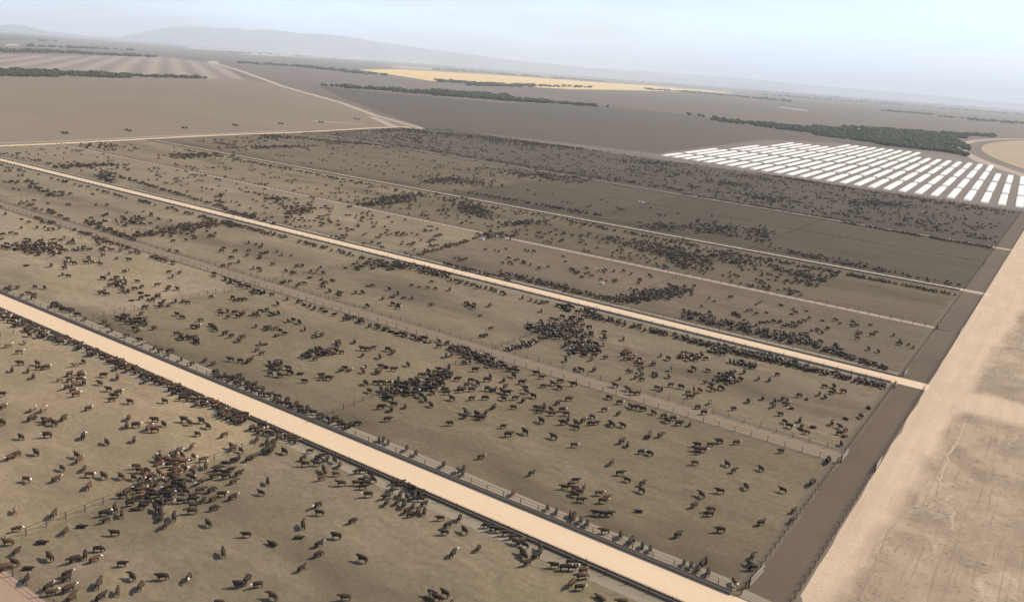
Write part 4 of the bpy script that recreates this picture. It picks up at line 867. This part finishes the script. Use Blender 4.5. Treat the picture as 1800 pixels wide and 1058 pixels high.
# individuals: the 300 that show largest
def in_frame(c):
    s = proj((c[0], c[1], .8)); return 3 < s[0] < PW - 3 and 3 < s[1] < PH - 3
dist = lambda c: c[0] ** 2 + c[1] ** 2 + CAM_H ** 2
vis = sorted([c for c in herd if in_frame(c)], key=dist); near, rest = vis[:300], vis[300:]
rest += [c for c in herd if not in_frame(c)]
CM = {}
def cow_me(pose, ck, w):
    k = (pose, ck, w)
    if k not in CM: CM[k] = cow_mesh(pose, ck, w, 1)
    return CM[k]
SC = .86
CNAME = {'k': 'black', 'b': 'dark-brown', 'r': 'reddish-brown', 't': 'tan'}
fwd = ROT @ Vector((0, 0, -1)); cam_az = math.atan2(fwd.y, fwd.x)
EXTRA = ['twenty-ninth', 'thirtieth', 'thirty-first', 'thirty-second', 'thirty-third', 'thirty-fourth', 'thirty-fifth', 'thirty-sixth', 'thirty-seventh', 'thirty-eighth']
recs = []
for c in near:
    x, y, hd, ck, w, p = c; s = proj((x, y, .8)); X, Y = x / K, y / K
    rel = (hd - math.atan2(y, x) + math.pi) % (2 * math.pi) - math.pi
    face = 'facing away' if abs(rel) < .6 else 'facing the camera' if abs(rel) > 2.54 else 'facing left' if rel > 0 else 'facing right'
    if Y < 90: place = 'at the trough below wide road' if Y > 82.5 else ('in the bottom left pen' if X < -101 else 'in the bottom middle pen')
    elif Y < 99: place = 'at the trough above wide road'
    elif Y < 147: place = 'in the right pen above wide road' if X > -101 else 'in the pens above wide road'
    else: place = 'beyond the brown service alley'
    st = {'l': 'lying', 'e': 'head-down', 'w': 'walking'}.get(p[0], 'standing')
    recs.append((c, (CNAME[ck], w, st, face, place), s[0]))
cls = {}
for c, k, sx in recs: cls.setdefault(k, []).append((sx, c))
for k, L in cls.items():
    L.sort(key=lambda a: a[0])
    for i, (sx, c) in enumerate(L):
        x, y, hd, ck, w, p = c
        o = bpy.data.objects.new('cow', cow_me(p, ck, w)); COL.objects.link(o)
        s = SC * (.88 + .22 * ((x * 7.3 + y * 3.1) % 1)); o.location = (x, y, .02); o.rotation_euler.z = hd; o.scale = (s, s * 1.05, s * .92)
        lab = '%s%s %s cow %s %s' % ('white-faced ' if k[1] else '', k[0], k[2], k[3], k[4])
        if len(L) > 1: lab += ', %s from left' % (NUM + EXTRA)[i]
        tag(o, lab, 'cow', 'cattle in the feedlot pens')
# the rest of the herd
LO = {}
def lo(pose, w, sub):
    k = (pose, w, sub)
    if k not in LO:
        m = cow_mesh(pose, 'k', w, sub); LO[k] = arrs(m); bpy.data.meshes.remove(m)
    return LO[k]
inst = []
for x, y, hd, ck, w, p in rest:
    sub = 1 if x * x + y * y < 155 ** 2 else 0
    if ck == 'k' and rs.random() < .22: ck = 'b'
    A = lo(p, w, sub); mm = np.where(A[3] == 1, 4, COATS.index(ck))
    s = SC * rs.uniform(.80, 1.06) * (.94 if y > 250 else 1); inst.append((A, trs(x, y, .02, s, hd), mm))
hm = merge('cattle', inst); hm.polygons.foreach_set('use_smooth', [True] * len(hm.polygons))
h = link_mesh('cattle_herd', hm, [coat[c] for c in COATS])
tag(h, 'thousands of dark cattle spread over the farther feedlot pens', 'cattle herd', 'cattle in the feedlot pens', 'stuff')
print('herd', len(herd), 'near', len(near), 'verts', len(hm.vertices))

# ------------------------------------------------------------------ haze
hz = MB()
top = max([v.co.z for o in bpy.data.objects if o.name.startswith('mountains') for v in o.data.vertices] + [CAM_H]); print('hill top', top)
hz.box(0, 0, -3.0, 84000, 84000, top + 25.0)
vm = bpy.data.materials.new('haze'); vm.use_nodes = True; vt = vm.node_tree; vt.nodes.clear()
vo = vt.nodes.new('ShaderNodeOutputMaterial'); pv = vt.nodes.new('ShaderNodeVolumePrincipled')
pv.inputs['Color'].default_value = (.82, .905, 1.0, 1); pv.inputs['Density'].default_value = 7.5e-5; pv.inputs['Anisotropy'].default_value = 0.0
vt.links.new(pv.outputs[0], vo.inputs['Volume'])
ho = hz.build('haze', [vm]); ho['kind'] = 'stuff'
